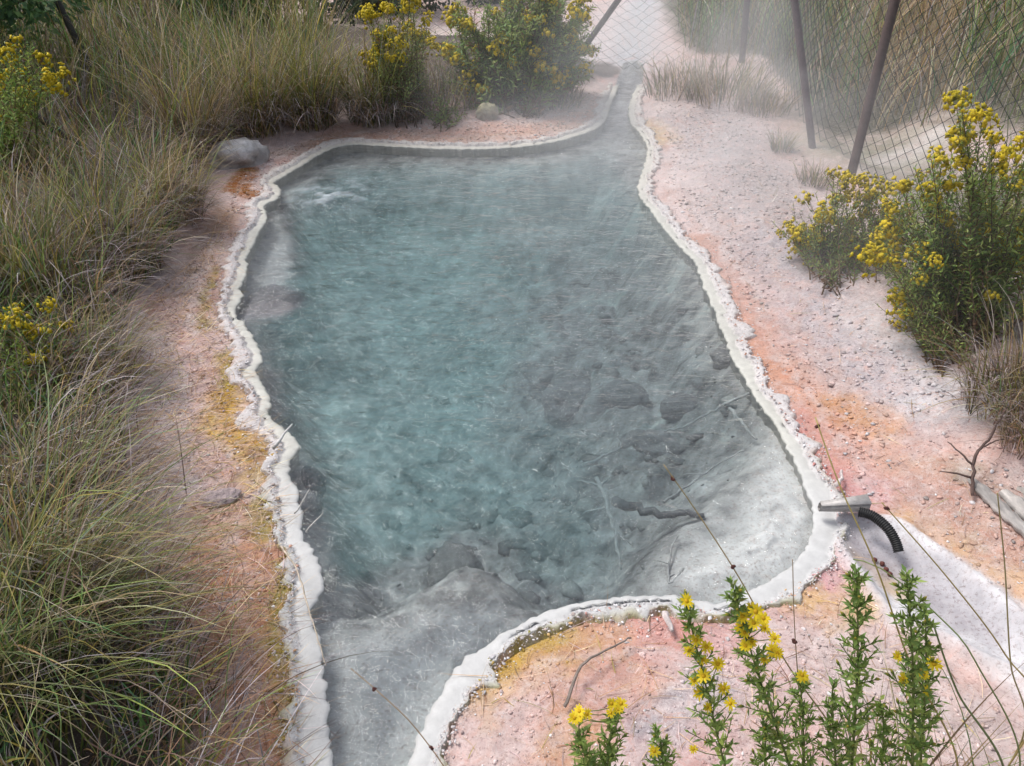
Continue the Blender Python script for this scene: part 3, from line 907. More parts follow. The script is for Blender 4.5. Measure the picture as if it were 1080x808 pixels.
# dead stems hanging over the edge of the bank toward the pool
ge = catmull(GRASS_L, 0.01, closed=False)
q = ge[RNG.integers(0, len(ge), 5200)]
p = q + RNG.normal(0, 0.07, q.shape) + np.array((-0.10, 0.02)); p = p[(p[:, 1] > 0.6) & (p[:, 1] < 5.6)]; n = len(p)
B = np.column_stack([p, ground_z(p[:, 0], p[:, 1]) + RNG.uniform(0.0, 0.14, n)])
toward = np.arctan2(3.0 - p[:, 1], 0.1 - p[:, 0]) * 0.6
c = pick((0.15, 0.35, 1.0, 3.0), n)
V, Q, C = blades(B, RNG.uniform(0.10, 0.36, n), toward + RNG.normal(0, 0.7, n), RNG.uniform(0.4, 1.2, n), RNG.uniform(1.5, 2.3, n), RNG.uniform(0.002, 0.004, n), c * 0.7, c, K=6)
mg.add(V, Q, None, C)
# low thatch, dead stems lying on the bank
p = scatter(GRASS_L_POLY[:], 60000); p = p[(p[:, 0] > -3.2) & (p[:, 1] < 6.8) & (p[:, 1] > 0.3)][:16000]
n = len(p)
B = np.column_stack([p, ground_z(p[:, 0], p[:, 1]) + RNG.uniform(0, 0.06, n)])
c = pick((0.1, 0.3, 1.2, 2.5), n)
V, Q, C = blades(B, RNG.uniform(0.08, 0.3, n), RNG.uniform(0, 2 * PI, n), RNG.uniform(0.7, 1.5, n), RNG.uniform(1.3, 1.9, n), RNG.uniform(0.002, 0.004, n), c * 0.8, c, K=4)
mg.add(V, Q, None, C)
meadow_grass = mg.build('meadow_grass', M_GRASS)
tag(meadow_grass, 'mixed green and straw coloured grass covering the left bank', kind='stuff')

# ---- reeds and dry grass on the slope behind the right fence
rg = MB()
pr = np.array([(2.12, 5.75), (2.6, 5.45), (3.1, 5.1), (3.2, 4.3), (4.2, 3.2), (9.0, 5), (9.0, 14.5), (0.9, 15.0), (1.6, 10.2), (1.85, 8.4), (2.2, 7.4), (2.17, 6.4)])[[0, 1, 2, 3, 4, 5, 6, 7, 8, 9, 10, 11]]
pr[7] = (1.9, 15.0); pr[8] = (1.95, 10.4); pr[9] = (1.62, 8.4); pr[10] = (1.58, 7.5)
pr = np.vstack([pr[:11], [(2.2, 7.35)], pr[11:]])


def reed_mix(p, n):
    # dry beige strip right of the second post, green left and far right
    ang = p[:, 0] / (p[:, 1] * CP + SP * 1.3) * F + CX
    dry = sstep(875, 915, ang + 40 * fbm(p[:, 0], p[:, 1], 0.8, 3, 90)) * sstep(1035, 1000, ang + 40 * fbm(p[:, 0], p[:, 1], 0.8, 3, 91))
    v = RNG.uniform(0, 1, n) < dry * 0.9
    c = np.where(v[:, None], pick((0.1, 0.4, 3, 0.6), n), pick((2.2, 1.0, 0.6, 0.5), n) * np.array((0.85, 0.86, 0.98)))
    c2 = np.where(RNG.uniform(0, 1, n)[:, None] < 0.25, pick((0.3, 1, 2, 0.5), n), c * 1.1)
    return c * 0.85, c2 * 1.1


V, Q, C = meadow(pr, 42000, 0.85, reed_mix, w=0.008, droop=1.3, K=6); rg.add(V, Q, None, C)
side = np.array([(2.25, 0.6), (2.25, 3.7), (2.75, 4.5), (4.2, 3.4), (6.0, 3.0), (6.0, 0.6)])
V, Q, C = meadow(side, 9000, 0.4, mixer(0.5, 92, (3.5, 1.2, 0.6, 0.4), (1.0, 1.2, 1.8, 0.8)), w=0.006, droop=1.4); rg.add(V, Q, None, C)
o = rg.build('reed_bed', M_GRASS); tag(o, 'tall green reeds and beige dry grass on the slope behind the wire fence', kind='stuff')

# ---- individual tussocks
T = tussock
RUSH = (1.2, 3.0, 0.6, 0.2)
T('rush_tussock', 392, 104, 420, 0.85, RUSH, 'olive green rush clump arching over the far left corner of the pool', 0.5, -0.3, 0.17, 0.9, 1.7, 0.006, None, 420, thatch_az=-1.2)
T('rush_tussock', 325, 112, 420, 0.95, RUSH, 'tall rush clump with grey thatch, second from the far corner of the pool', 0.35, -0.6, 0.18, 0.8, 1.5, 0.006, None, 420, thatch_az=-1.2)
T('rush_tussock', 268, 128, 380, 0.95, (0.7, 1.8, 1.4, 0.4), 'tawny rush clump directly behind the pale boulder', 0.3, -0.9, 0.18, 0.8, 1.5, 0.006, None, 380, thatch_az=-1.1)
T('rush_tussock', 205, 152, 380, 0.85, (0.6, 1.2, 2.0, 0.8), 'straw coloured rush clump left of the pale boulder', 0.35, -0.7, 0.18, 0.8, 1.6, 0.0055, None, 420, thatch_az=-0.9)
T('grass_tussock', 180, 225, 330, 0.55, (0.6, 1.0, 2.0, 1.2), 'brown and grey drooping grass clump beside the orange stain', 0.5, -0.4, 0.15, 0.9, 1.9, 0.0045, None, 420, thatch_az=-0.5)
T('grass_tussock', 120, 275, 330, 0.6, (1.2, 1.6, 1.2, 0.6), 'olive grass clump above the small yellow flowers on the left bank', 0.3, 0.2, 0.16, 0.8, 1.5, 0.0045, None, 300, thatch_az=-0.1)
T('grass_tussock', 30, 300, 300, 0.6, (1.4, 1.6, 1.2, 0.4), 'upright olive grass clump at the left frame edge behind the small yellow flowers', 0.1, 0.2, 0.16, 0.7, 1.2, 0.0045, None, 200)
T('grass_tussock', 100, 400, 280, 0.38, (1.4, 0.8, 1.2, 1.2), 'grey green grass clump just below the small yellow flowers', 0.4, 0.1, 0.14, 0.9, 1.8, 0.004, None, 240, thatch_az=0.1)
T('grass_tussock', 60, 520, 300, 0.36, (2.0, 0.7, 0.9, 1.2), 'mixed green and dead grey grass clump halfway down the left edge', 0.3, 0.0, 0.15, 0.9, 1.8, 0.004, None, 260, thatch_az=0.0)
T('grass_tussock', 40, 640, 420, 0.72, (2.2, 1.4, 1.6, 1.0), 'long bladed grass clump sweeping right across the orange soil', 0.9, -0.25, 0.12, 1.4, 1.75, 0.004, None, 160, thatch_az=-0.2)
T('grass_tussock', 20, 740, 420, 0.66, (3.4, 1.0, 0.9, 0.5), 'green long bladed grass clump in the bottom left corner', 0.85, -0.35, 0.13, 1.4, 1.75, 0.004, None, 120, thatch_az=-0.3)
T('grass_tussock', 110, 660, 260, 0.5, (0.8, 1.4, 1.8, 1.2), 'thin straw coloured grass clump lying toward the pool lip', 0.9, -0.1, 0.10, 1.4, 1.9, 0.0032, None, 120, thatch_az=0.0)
T('grass_tussock', 1068, 425, 300, 0.42, (0.7, 1.2, 1.8, 1.4), 'dry drooping grass clump under the yellow flowered bush at the right edge', 0.45, 3.5, 0.14, 0.9, 1.9, 0.004, None, 360, thatch_az=3.6)
T('grass_tussock', 1085, 470, 160, 0.3, (0.4, 1.2, 1.8, 1.2), 'small brown grass clump at the right edge below the drooping clump', 0.3, 3.6, 0.08, 0.9, 1.7, 0.0035, None, 160, thatch_az=3.6)
T('grass_tussock', 722, 98, 300, 0.34, (0.4, 0.9, 2.4, 0.5), 'pale dry grass clump right of the stream, beside the sagging wire', 0.1, 0.0, 0.28, 0.7, 1.2, 0.006, None, 100)
T('grass_tussock', 768, 104, 340, 0.40, (0.5, 1.1, 2.4, 0.4), 'largest pale dry grass clump between the stream and the fence posts', 0.1, 0.0, 0.30, 0.7, 1.2, 0.006, None, 100)
T('grass_tussock', 805, 118, 200, 0.30, (0.3, 0.8, 2.6, 0.6), 'short beige grass clump right of the largest dry clump by the fence', 0.1, 0.0, 0.20, 0.8, 1.3, 0.005, None, 80)
T('grass_tussock', 824, 158, 150, 0.16, (0.9, 1.0, 1.2, 0.8), 'small grey green grass tuft on the gravel left of the leaning post', 0.0, 0.0, 0.06, 0.9, 1.2, 0.004, None, 60)
T('grass_tussock', 858, 192, 170, 0.16, (0.9, 1.0, 1.6, 0.6), 'small pale tuft at the foot of the fence between the two nearest posts', 0.0, 0.0, 0.09, 0.9, 1.3, 0.004, None, 60)
T('grass_tussock', 468, 104, 380, 0.42, (0.6, 1.0, 1.8, 1.2), 'brown and straw grass clump between the two far yellow bushes', 0.3, -1.2, 0.30, 0.9, 1.7, 0.006, None, 300, thatch_az=-1.3)
T('grass_tussock', 590, 108, 200, 0.3, (0.5, 0.8, 2.0, 1.0), 'beige dead grass under the right side of the far yellow bush', 0.4, -1.2, 0.16, 0.9, 1.9, 0.005, None, 150, thatch_az=-1.3)


# ------------------------------------------------------------------ flowering plants (yellow daisies on leafy stems)
def daisy_mesh(name, r=0.011, petals=10, rng=random):
    mb = MB()
    for k in range(petals):
        a = 2 * PI * k / petals + rng.uniform(-0.15, 0.15); L = r * rng.uniform(0.85, 1.1); w = r * 0.17
        c, s = math.cos(a), math.sin(a)
        up = rng.uniform(0.05, 0.35) * r
        P = []
        for t, ww, z in ((0.18, 0.55, 0.0), (0.6, 1.0, up * 0.6), (1.0, 0.45, up * 0.5)):
            for sg in (-1, 1):
                P.append((c * L * t - s * w * ww * sg, s * L * t + c * w * ww * sg, z))
        y = rng.uniform(0.9, 1.1)
        mb.add(P, [(0, 1, 3, 2), (2, 3, 5, 4)], None, (0.88 * y, 0.68 * y, 0.03))
    n = 8
    th = np.linspace(0, 2 * PI, n, endpoint=False)
    V = [(0, 0, r * 0.22)] + [(math.cos(t) * r * 0.3, math.sin(t) * r * 0.3, r * 0.08) for t in th] + [(math.cos(t) * r * 0.22, math.sin(t) * r * 0.22, -r * 0.6) for t in th]
    T_ = [(0, 1 + k, 1 + (k + 1) % n) for k in range(n)]
    Q_ = [(1 + k, 1 + n + k, 1 + n + (k + 1) % n, 1 + (k + 1) % n) for k in range(n)]
    C_ = [(0.72, 0.46, 0.02)] * (n + 1) + [(0.13, 0.2, 0.04)] * n
    mb.add(V, Q_, T_, np.array(C_))
    o = mb.build(name, M_PETAL); me = o.data
    bpy.data.objects.remove(o)
    return me


def cluster_mesh(name, n, rad, r, seed):
    rng = random.Random(seed); mb = MB()
    for k in range(n):
        d = Vector((rng.gauss(0, 1), rng.gauss(0, 1), rng.uniform(-0.4, 1.2))).normalized()
        c = d * rad * rng.uniform(0.3, 1.0); c.z *= 1.3
        u = d.orthogonal().normalized(); v = d.cross(u)
        m = 7; rr = r * rng.uniform(0.7, 1.15); y = rng.uniform(0.8, 1.1)
        V = [c + d * rr * 0.15]; C_ = [(0.75 * y, 0.52 * y, 0.02)]
        for q in range(m * 2):
            a = PI * q / m; q_ = rr * (1.0 if q % 2 == 0 else 0.55)
            V.append(c + (u * math.cos(a) + v * math.sin(a)) * q_ + d * rr * rng.uniform(-0.1, 0.3)); C_.append((0.90 * y, 0.72 * y, 0.04))
        V.append(c - d * rr * 0.9); C_.append((0.14, 0.2, 0.04))
        T_ = [(0, 1 + q, 1 + (q + 1) % (2 * m)) for q in range(2 * m)]
        T_ += [(2 * m + 1, 1 + (q + 1) % (2 * m), 1 + q) for q in range(0, 2 * m)]
        mb.add([tuple(x) for x in V], None, T_, np.array(C_))
    o = mb.build(name, M_PETAL); me = o.data
    bpy.data.objects.remove(o)
    return me


DAISY = [daisy_mesh('flower_head', 0.0108, 10 + k, random.Random(k)) for k in range(4)]
CLUSTERS = [cluster_mesh('flower_cluster', 14 + 3 * k, 0.030 + 0.004 * k, 0.0105, 40 + k) for k in range(5)]


def leaves(mb, pts, tang, n, L, wid, cols, rng, t0=0.0, up=0.7, tip_shrink=0.6):
    """lance-shaped leaves along a stem polyline"""
    m = len(pts)
    for k in range(n):
        t = t0 + (1 - t0) * (k + rng.random()) / n
        f = t * (m - 1); i0 = min(int(f), m - 2); q = f - i0
        p = pts[i0] * (1 - q) + pts[i0 + 1] * q
        d = Vector(tang[i0]).normalized()
        az = k * 2.399 + rng.uniform(-0.4, 0.4)
        a = d.orthogonal().normalized(); b = d.cross(a)
        side = a * math.cos(az) + b * math.sin(az)
        el = up + rng.uniform(-0.35, 0.35)
        dr = (side * math.cos(el) + d * math.sin(el)).normalized()
        l = L * (1 - tip_shrink * t) * rng.uniform(0.7, 1.2); w = wid * (1 - 0.4 * t) * rng.uniform(0.8, 1.2)
        s2 = dr.cross(d)
        if s2.length < 1e-4: continue
        s2.normalize(); nn = s2.cross(dr)
        p = Vector(p)
        dp = nn * (-0.12 * l)
        v = [p, p + dr * l * 0.45 + s2 * w, p + dr * l * 0.45 - s2 * w, p + dr * l + dp, p + dr * l * 0.5 - nn * w * 0.4]
        c = np.array(cols[rng.randrange(len(cols))]) * rng.uniform(0.75, 1.25)
        mb.add([tuple(x) for x in v], None, [(0, 1, 4), (0, 4, 2), (1, 3, 4), (4, 3, 2)], c)


LEAFC = [(0.25, 0.36, 0.09), (0.32, 0.41, 0.10), (0.19, 0.31, 0.09), (0.38, 0.43, 0.14)]
LEAFBR = [(0.20, 0.11, 0.06), (0.26, 0.15, 0.08), (0.15, 0.17, 0.06)]


def bush(px, py, tips, label, name='yellow_bush', clusters_per=2, leaf=0.035, nleaf=26, browns=0.3, seed=0, base_r=0.08, flower=1.0, cat='bush', group=None, scale=1.0, base=None, dense=2.2, twigs=3):
    """tips: stem tip points relative to nothing (world)"""
    rng = random.Random(seed)
    b = onground(px, py) if base is None else np.array(base)
    root = empty(name, b, label, cat, group)
    sm = MB(); lm = MB(); tipsl = []
    for tp in tips:
        tp = np.array(tp) - b
        a0 = rng.uniform(0, 2 * PI); r0 = base_r * math.sqrt(rng.random())
        p0 = np.array([r0 * math.cos(a0), r0 * math.sin(a0), -0.02])
        mid = p0 * 0.6 + tp * 0.4 + np.array([rng.uniform(-0.03, 0.03), rng.uniform(-0.03, 0.03), 0.10 * np.linalg.norm(tp)])
        pts = [(1 - t) ** 2 * p0 + 2 * t * (1 - t) * mid + t * t * tp for t in np.linspace(0, 1, 8)]
        pts = np.array(pts); tg_ = np.gradient(pts, axis=0)
        L = np.linalg.norm(np.diff(pts, axis=0), axis=1).sum()
        sm.tube(pts, np.linspace(0.0035, 0.0012, 8) * scale, np.array((0.13, 0.085, 0.05))[None] * np.ones((8 * 4 + 2, 1)), seg=4)
        nl = int(nleaf * dense * max(0.5, L / 0.5))
        leaves(lm, pts, tg_, int(nl * browns), leaf, leaf * 0.13, LEAFBR, rng, 0.05, 0.3, 0.2)
        leaves(lm, pts, tg_, nl, leaf, leaf * 0.13, LEAFC, rng, 0.25, 0.6, 0.5)
        for q in range(twigs):   # leafy side shoots
            k = int(rng.uniform(0.25, 0.9) * 7); o_ = pts[k]; d_ = Vector(tg_[k]).normalized(); az = rng.uniform(0, 2 * PI)
            a_ = d_.orthogonal().normalized(); b_ = d_.cross(a_)
            dd_ = (d_ * 0.7 + (a_ * math.cos(az) + b_ * math.sin(az)) * 0.8).normalized(); l_ = rng.uniform(0.08, 0.18) * scale
            tw = np.array([o_ + np.array(dd_) * l_ * t + np.array((0, 0, 0.3 * l_ * t * t)) for t in np.linspace(0, 1, 4)])
            sm.tube(tw, 0.001 * scale, np.array((0.11, 0.10, 0.04)), seg=3, cap=False)
            leaves(lm, tw, np.gradient(tw, axis=0), 14, leaf * 0.8, leaf * 0.11, LEAFC if (rng.random() > browns * 0.5 * (1 - k / 7)) else LEAFBR, rng, 0.05, 0.6, 0.3)
        # side twigs carry the flower clusters
        for q in range(clusters_per):
            f = rng.uniform(0.62, 0.97); k = int(f * 7)
            o_ = pts[k]; d_ = Vector(tg_[k]).normalized()
            az = rng.uniform(0, 2 * PI); a_ = d_.orthogonal().normalized(); b_ = d_.cross(a_)
            dd_ = (d_ * 0.8 + (a_ * math.cos(az) + b_ * math.sin(az)) * 0.7).normalized()
            l_ = rng.uniform(0.05, 0.13) * scale
            tw = np.array([o_ + np.array(dd_) * l_ * t + np.array((0, 0, 0.25 * l_ * t * t)) for t in np.linspace(0, 1, 4)])
            sm.tube(tw, 0.001 * scale, np.array((0.11, 0.13, 0.04)), seg=3, cap=False)
            leaves(lm, tw, np.gradient(tw, axis=0), 9, leaf * 0.65, leaf * 0.09, LEAFC, rng, 0.1, 0.6, 0.4)
            tipsl.append(tw[-1])
        tipsl.append(pts[-1])
    sm.build('branches', M_STEM, root); lm.build('foliage', M_LEAF, root)
    rng.shuffle(tipsl)
    for q, tpp in enumerate(tipsl[:int(len(tipsl) * flower)][:100]):
        o = bpy.data.objects.new('flower_cluster', CLUSTERS[rng.randrange(5)]); COL.objects.link(o); o.parent = root
        o.location = tpp; o.rotation_euler = (rng.uniform(-0.5, 0.5), rng.uniform(-0.5, 0.5), rng.uniform(0, 6.28))
        s = rng.uniform(0.8, 1.4) * scale; o.scale = (s, s, s)
    return root


def tips_px(lst, Y, jit=0.06, rep=1, seed=0, dy=0.2):
    rng = random.Random(seed); out = []
    for px, py in lst:
        for _ in range(rep):
            y = Y + rng.uniform(-dy, dy)
            p = atY(px + rng.uniform(-8, 8), py + rng.uniform(-8, 8), y)
            out.append(p)
    return out


# right-hand bush, tall, in front of the fence
tp = [(1008, 108), (1030, 130), (1012, 150), (1050, 150), (985, 165), (1040, 185), (1000, 190), (965, 185), (1075, 190), (1025, 215), (1065, 230),
      (950, 225), (990, 225), (1045, 250), (1078, 270), (1000, 255), (965, 265), (1025, 275), (1060, 300), (985, 290), (1095, 220), (1110, 170), (1105, 290), (1130, 240), (935, 245), (925, 265), (945, 285), (955, 205), (940, 215), (970, 300), (1050, 320), (1070, 330), (995, 315), (1020, 245), (1085, 140), (1090, 250)]
bush(1015, 350, tips_px(tp, 2.85, rep=3, seed=1, dy=0.22), 'tall leafy bush with many yellow flowers in front of the right fence', clusters_per=1, nleaf=34, seed=1, base_r=0.16, flower=1.0, leaf=0.045)
tp2 = [(955, 330), (975, 345), (1000, 325), (1040, 325), (1010, 340), (945, 310), (925, 265)]
bush(1000, 385, tips_px(tp2, 2.62, rep=3, seed=2, dy=0.12), 'low yellow flowered shoots at the foot of the tall right bush', clusters_per=1, nleaf=30, seed=2, base_r=0.10, flower=0.45, browns=0.6)
tp3 = [(832, 248), (850, 240), (862, 225), (880, 205), (886, 190), (878, 225), (900, 230), (915, 215), (925, 240), (905, 255), (870, 250), (848, 262), (935, 262), (945, 250), (890, 265), (860, 268), (905, 275), (905, 195), (920, 205), (940, 215), (950, 235), (960, 255), (930, 280), (838, 262), (828, 240), (950, 275)]
bush(893, 290, tips_px(tp3, 3.42, rep=3, seed=3, dy=0.16), 'low spreading bush with yellow flowers left of the tall right bush', clusters_per=1, nleaf=24, seed=3, base_r=0.22, flower=1.0, browns=0.5)
# far bushes behind the pool
tp4 = [(500, 30), (520, 10), (545, 0), (560, -20), (590, 5), (585, 30), (560, 35), (535, 45), (510, 60), (495, 75), (540, 75), (565, 70), (600, 40), (612, 25), (575, 55), (520, 85), (505, 95),
       (550, 20), (575, -10), (610, 60), (480, 65), (530, -25), (600, -20), (625, 45), (615, 75), (470, 50), (475, 85), (490, 105), (590, 85), (575, 95), (555, 100), (620, 10), (485, 10)]
bush(545, 108, tips_px(tp4, 6.1, rep=4, seed=4, dy=0.35), 'big yellow flowered bush at the far side of the pool', clusters_per=1, nleaf=40, seed=4, base_r=0.30, flower=0.75, scale=1.6, leaf=0.08)
tp5 = [(385, 10), (400, 15), (430, 5), (440, 40), (405, 45), (420, 65), (390, 60), (430, 85), (445, 20), (415, 30), (400, 75), (425, -10)]
bush(432, 128, tips_px(tp5, 5.65, rep=3, seed=5, dy=0.25), 'thin stemmed yellow flowered bush left of the big far bush', clusters_per=1, nleaf=24, seed=5, base_r=0.14, flower=0.8, scale=1.2, leaf=0.045, browns=0.8)
tp5b = [(455, 110), (470, 118), (462, 100), (478, 105), (490, 112)]
bush(468, 132, tips_px(tp5b, 5.6, rep=2, seed=15, dy=0.1), 'low green shoots in the gap between the two far bushes', clusters_per=0, nleaf=26, seed=15, base_r=0.1, flower=0.0, scale=1.1, leaf=0.045, browns=0.6, name='leafy_shoots', cat='plant')
# left bank
tp6 = [(10, 332), (28, 342), (45, 352), (35, 362), (72, 345), (58, 372), (18, 350), (-10, 340)]
bush(35, 455, tips_px(tp6, 2.35, rep=1, seed=6, dy=0.1), 'small yellow flowered plant on the left bank', clusters_per=1, nleaf=26, seed=6, base_r=0.08, flower=0.9)
tp7 = [(18, 45), (12, 65), (40, 70), (30, 95), (5, 100), (35, 50), (-20, 60), (20, 120), (-10, 110), (50, 90)]
bush(0, 190, tips_px(tp7, 4.3, rep=2, seed=7, dy=0.3), 'yellow flowered bush beside the slanted post at top left', clusters_per=1, nleaf=30, seed=7, base_r=0.2, flower=0.55, scale=1.2, leaf=0.05)


# dark green leafy shrubs beyond the bank
def shrub(name, loc, rx, rz, n, cols, label, seed, leaf=0.05, kind='shrub'):
    rng = np.random.default_rng(seed); rr = random.Random(seed)
    b = np.array([loc[0], loc[1], float(ground_z(loc[0], loc[1])[0])])
    root = empty(name, b, label, kind)
    sm = MB(); lm = MB()
    K = 26
    cen = []
    for k in range(K):
        a = rr.uniform(0, 2 * PI); r = rx * math.sqrt(rr.random()) * 0.85
        c_ = np.array([r * math.cos(a), r * math.sin(a), rz * rr.uniform(0.2, 0.95) * (1 - 0.35 * (r / rx) ** 2)])
        cen.append(c_)
        pts = np.array([np.array([0.1 * c_[0], 0.1 * c_[1], 0]) * (1 - t) + c_ * t + np.array((0, 0, 0.15 * rz * math.sin(t * PI))) for t in np.linspace(0, 1, 6)])
        sm.tube(pts, np.linspace(0.02, 0.004, 6), (0.10, 0.075, 0.05), seg=5)
    sm.build('branches', M_STEM, root)
    cen = np.array(cen); ci = rng.integers(0, K, n)
    d = rng.normal(0, 1, (n, 3)); d /= np.linalg.norm(d, axis=1)[:, None]
    cr = rx * rng.uniform(0.18, 0.42, K)
    p = cen[ci] + d * (cr[ci] * rng.uniform(0.55, 1.0, n))[:, None]
    p[:, 2] = np.abs(p[:, 2])
    dr = d + rng.normal(0, 0.6, (n, 3)); dr /= np.linalg.norm(dr, axis=1)[:, None]
    s = np.cross(dr, rng.normal(0, 1, (n, 3))); s /= np.linalg.norm(s, axis=1)[:, None]
    l = (leaf * rng.uniform(0.6, 1.3, n))[:, None]; w = l * 0.22
    V = np.stack([p, p + dr * l * 0.5 + s * w, p + dr * l, p + dr * l * 0.5 - s * w], 1).reshape(-1, 3)
    Q = np.arange(n * 4).reshape(-1, 4)
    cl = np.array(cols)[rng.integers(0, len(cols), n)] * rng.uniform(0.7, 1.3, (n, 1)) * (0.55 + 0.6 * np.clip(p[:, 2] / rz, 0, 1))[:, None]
    lm.add(V, Q, None, np.repeat(cl, 4, 0)); lm.build('foliage', M_LEAF, root, smooth=False)
    return root


DG = [(0.10, 0.20, 0.08), (0.13, 0.25, 0.09), (0.08, 0.16, 0.08), (0.17, 0.27, 0.10)]
BG = [(0.09, 0.12, 0.08), (0.12, 0.15, 0.09), (0.08, 0.11, 0.08)]
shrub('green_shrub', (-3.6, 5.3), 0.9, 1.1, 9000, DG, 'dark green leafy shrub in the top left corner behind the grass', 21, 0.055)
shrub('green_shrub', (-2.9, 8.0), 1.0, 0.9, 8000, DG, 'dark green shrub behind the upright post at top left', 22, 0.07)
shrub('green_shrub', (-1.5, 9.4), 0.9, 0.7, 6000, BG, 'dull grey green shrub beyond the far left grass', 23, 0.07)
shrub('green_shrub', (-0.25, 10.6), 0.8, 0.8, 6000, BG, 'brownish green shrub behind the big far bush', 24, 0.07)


# ---- foreground spikes
def spike(tip_px, base_px, Y, label, flowers, buds, seed, name='flower_spike', leafL=0.03, group=None, dens=1.0):
    rng = random.Random(seed)
    tip = atY(*tip_px, Y)
    lowp = atY(*base_px, Y - 0.02)
    # carry the stem on down to the ground
    d = lowp - tip; d = d / np.linalg.norm(d)
    g = lowp.copy()
    bx, by = lowp[0] + d[0] * 0.25, lowp[1]
    gz0 = float(ground_z(bx, by)[0])
    b = np.array([bx, by, gz0])
    root = empty(name, b, label, 'plant', group)
    ctrl = np.array([b, lowp * 0.65 + b * 0.35, lowp, lowp * 0.4 + tip * 0.6 + np.array([rng.uniform(-.006, .006), 0, 0]), tip]) - b
    pts = catmull(ctrl, 0.02, closed=False)
    m = len(pts); tg_ = np.gradient(pts, axis=0)
    sm = MB(); sm.tube(pts, np.linspace(0.0032, 0.0011, m), (0.15, 0.19, 0.06), seg=6); sm.build('stem', M_STEM, root)
    L = np.linalg.norm(np.diff(pts, axis=0), axis=1).sum()
    lm = MB()
    leaves(lm, pts, tg_, int(150 * L * dens), leafL * 1.35, leafL * 0.17, LEAFC, rng, 0.05, 0.75, 0.65)
    # short side shoots packed with small bracts, longest low down
    ns = int(38 * dens)
    for k in range(ns):
        t = 0.45 + 0.53 * (k + rng.random()) / ns
        f = t * (m - 1); i0 = min(int(f), m - 2)
        p = pts[i0]; dd = Vector(tg_[i0]).normalized(); a = dd.orthogonal().normalized(); bb = dd.cross(a)
        az = k * 2.399; l_ = (0.060 * (1 - t) / 0.55 + 0.013) * rng.uniform(0.7, 1.2)
        dr = (dd * 0.85 + (a * math.cos(az) + bb * math.sin(az)) * 0.6).normalized()
        tw = np.array([p + np.array(dr) * l_ * q for q in np.linspace(0, 1, 4)])
        lm.tube(tw, 0.0009, (0.14, 0.18, 0.05), seg=3, cap=False)
        leaves(lm, tw, np.gradient(tw, axis=0), 11, 0.017, 0.003, [(0.20, 0.30, 0.07), (0.26, 0.35, 0.09), (0.16, 0.25, 0.07)], rng, 0.1, 0.8, 0.1)
        if rng.random() < buds:  # closed bud
            lm.tube(np.array([tw[-1], tw[-1] + np.array(dr) * 0.005, tw[-1] + np.array(dr) * 0.010]), np.array([0.0018, 0.0028, 0.001]),
                    np.vstack([np.tile((0.17, 0.23, 0.05), (10, 1)), np.tile((0.45, 0.36, 0.05), (7, 1))])[:17], seg=5)
    lm.build('foliage', M_LEAF, root)
    for px, py in flowers:
        p = atY(px, py, Y - rng.uniform(0.0, 0.03)) - b
        # attach to the stem by a short stalk
        i0 = int(np.argmin(np.linalg.norm(pts - p, axis=1) + 0.6 * np.maximum(0, pts[:, 2] - p[2] + 0.02)))
        o = bpy.data.objects.new('flower_head', DAISY[rng.randrange(4)]); COL.objects.link(o); o.parent = root
        o.location = p
        to = Vector((rng.uniform(-0.4, 0.4), -0.55 + rng.uniform(-0.3, 0.3), 0.85))
        o.rotation_euler = to.to_track_quat('Z', 'Y').to_euler()
        s = rng.uniform(0.8, 1.15); o.scale = (s, s, s)
        st = MB(); e = p - np.array(to.normalized()) * 0.006
        st.tube(np.array([pts[i0], (pts[i0] + e) / 2 + np.array((0, 0, -0.004)), e]), 0.0009, (0.14, 0.18, 0.05), seg=4)
        st.build('flower_stalk', M_STEM, root)
    return root


spike((722, 633), (766, 815), 0.78, 'leaning flower spike with scattered small yellow daisies, leftmost of the four tall ones in front',
      [(724, 634), (734, 675), (727, 686), (745, 682), (741, 696), (757, 700), (742, 713), (732, 718), (737, 731), (746, 746), (763, 726), (731, 790), (770, 742)], 0.3, 101, dens=0.8)
spike((772, 615), (835, 815), 0.77, 'flower spike with the thickest head of open yellow daisies in front',
      [(792, 640), (797, 645), (783, 650), (795, 657), (785, 667), (806, 662), (793, 677), (786, 681), (817, 673), (815, 686), (806, 695), (820, 689), (805, 652), (782, 660), (846, 714)], 0.3, 102)
spike((903, 600), (898, 815), 0.77, 'all green flower spike in tight bud between the two right hand spikes', [], 0.5, 103)
spike((956, 604), (962, 815), 0.75, 'rightmost green flower spike with a few yellow daisies on its side', [(974, 711), (977, 728), (985, 700), (946, 692), (952, 716)], 0.5, 104)
spike((976, 640), (970, 815), 0.77, 'short green bud spike close behind the rightmost flower spike', [], 0.5, 105, dens=0.7)
spike((843, 712), (848, 815), 0.78, 'short leafy spike right of the thick flower head', [(846, 712)], 0.4, 106, dens=0.7)
spike((650, 745), (640, 815), 0.77, 'low leafy flower shoot with two yellow heads at bottom centre', [(645, 742), (652, 748), (644, 752), (655, 742), (612, 755), (606, 757), (619, 753), (611, 750)], 0.2, 107, leafL=0.04, dens=0.8)
spike((610, 758), (622, 815), 0.77, 'short leafy shoot at bottom centre left of the low flower shoot', [], 0.1, 108, leafL=0.045, dens=0.6)

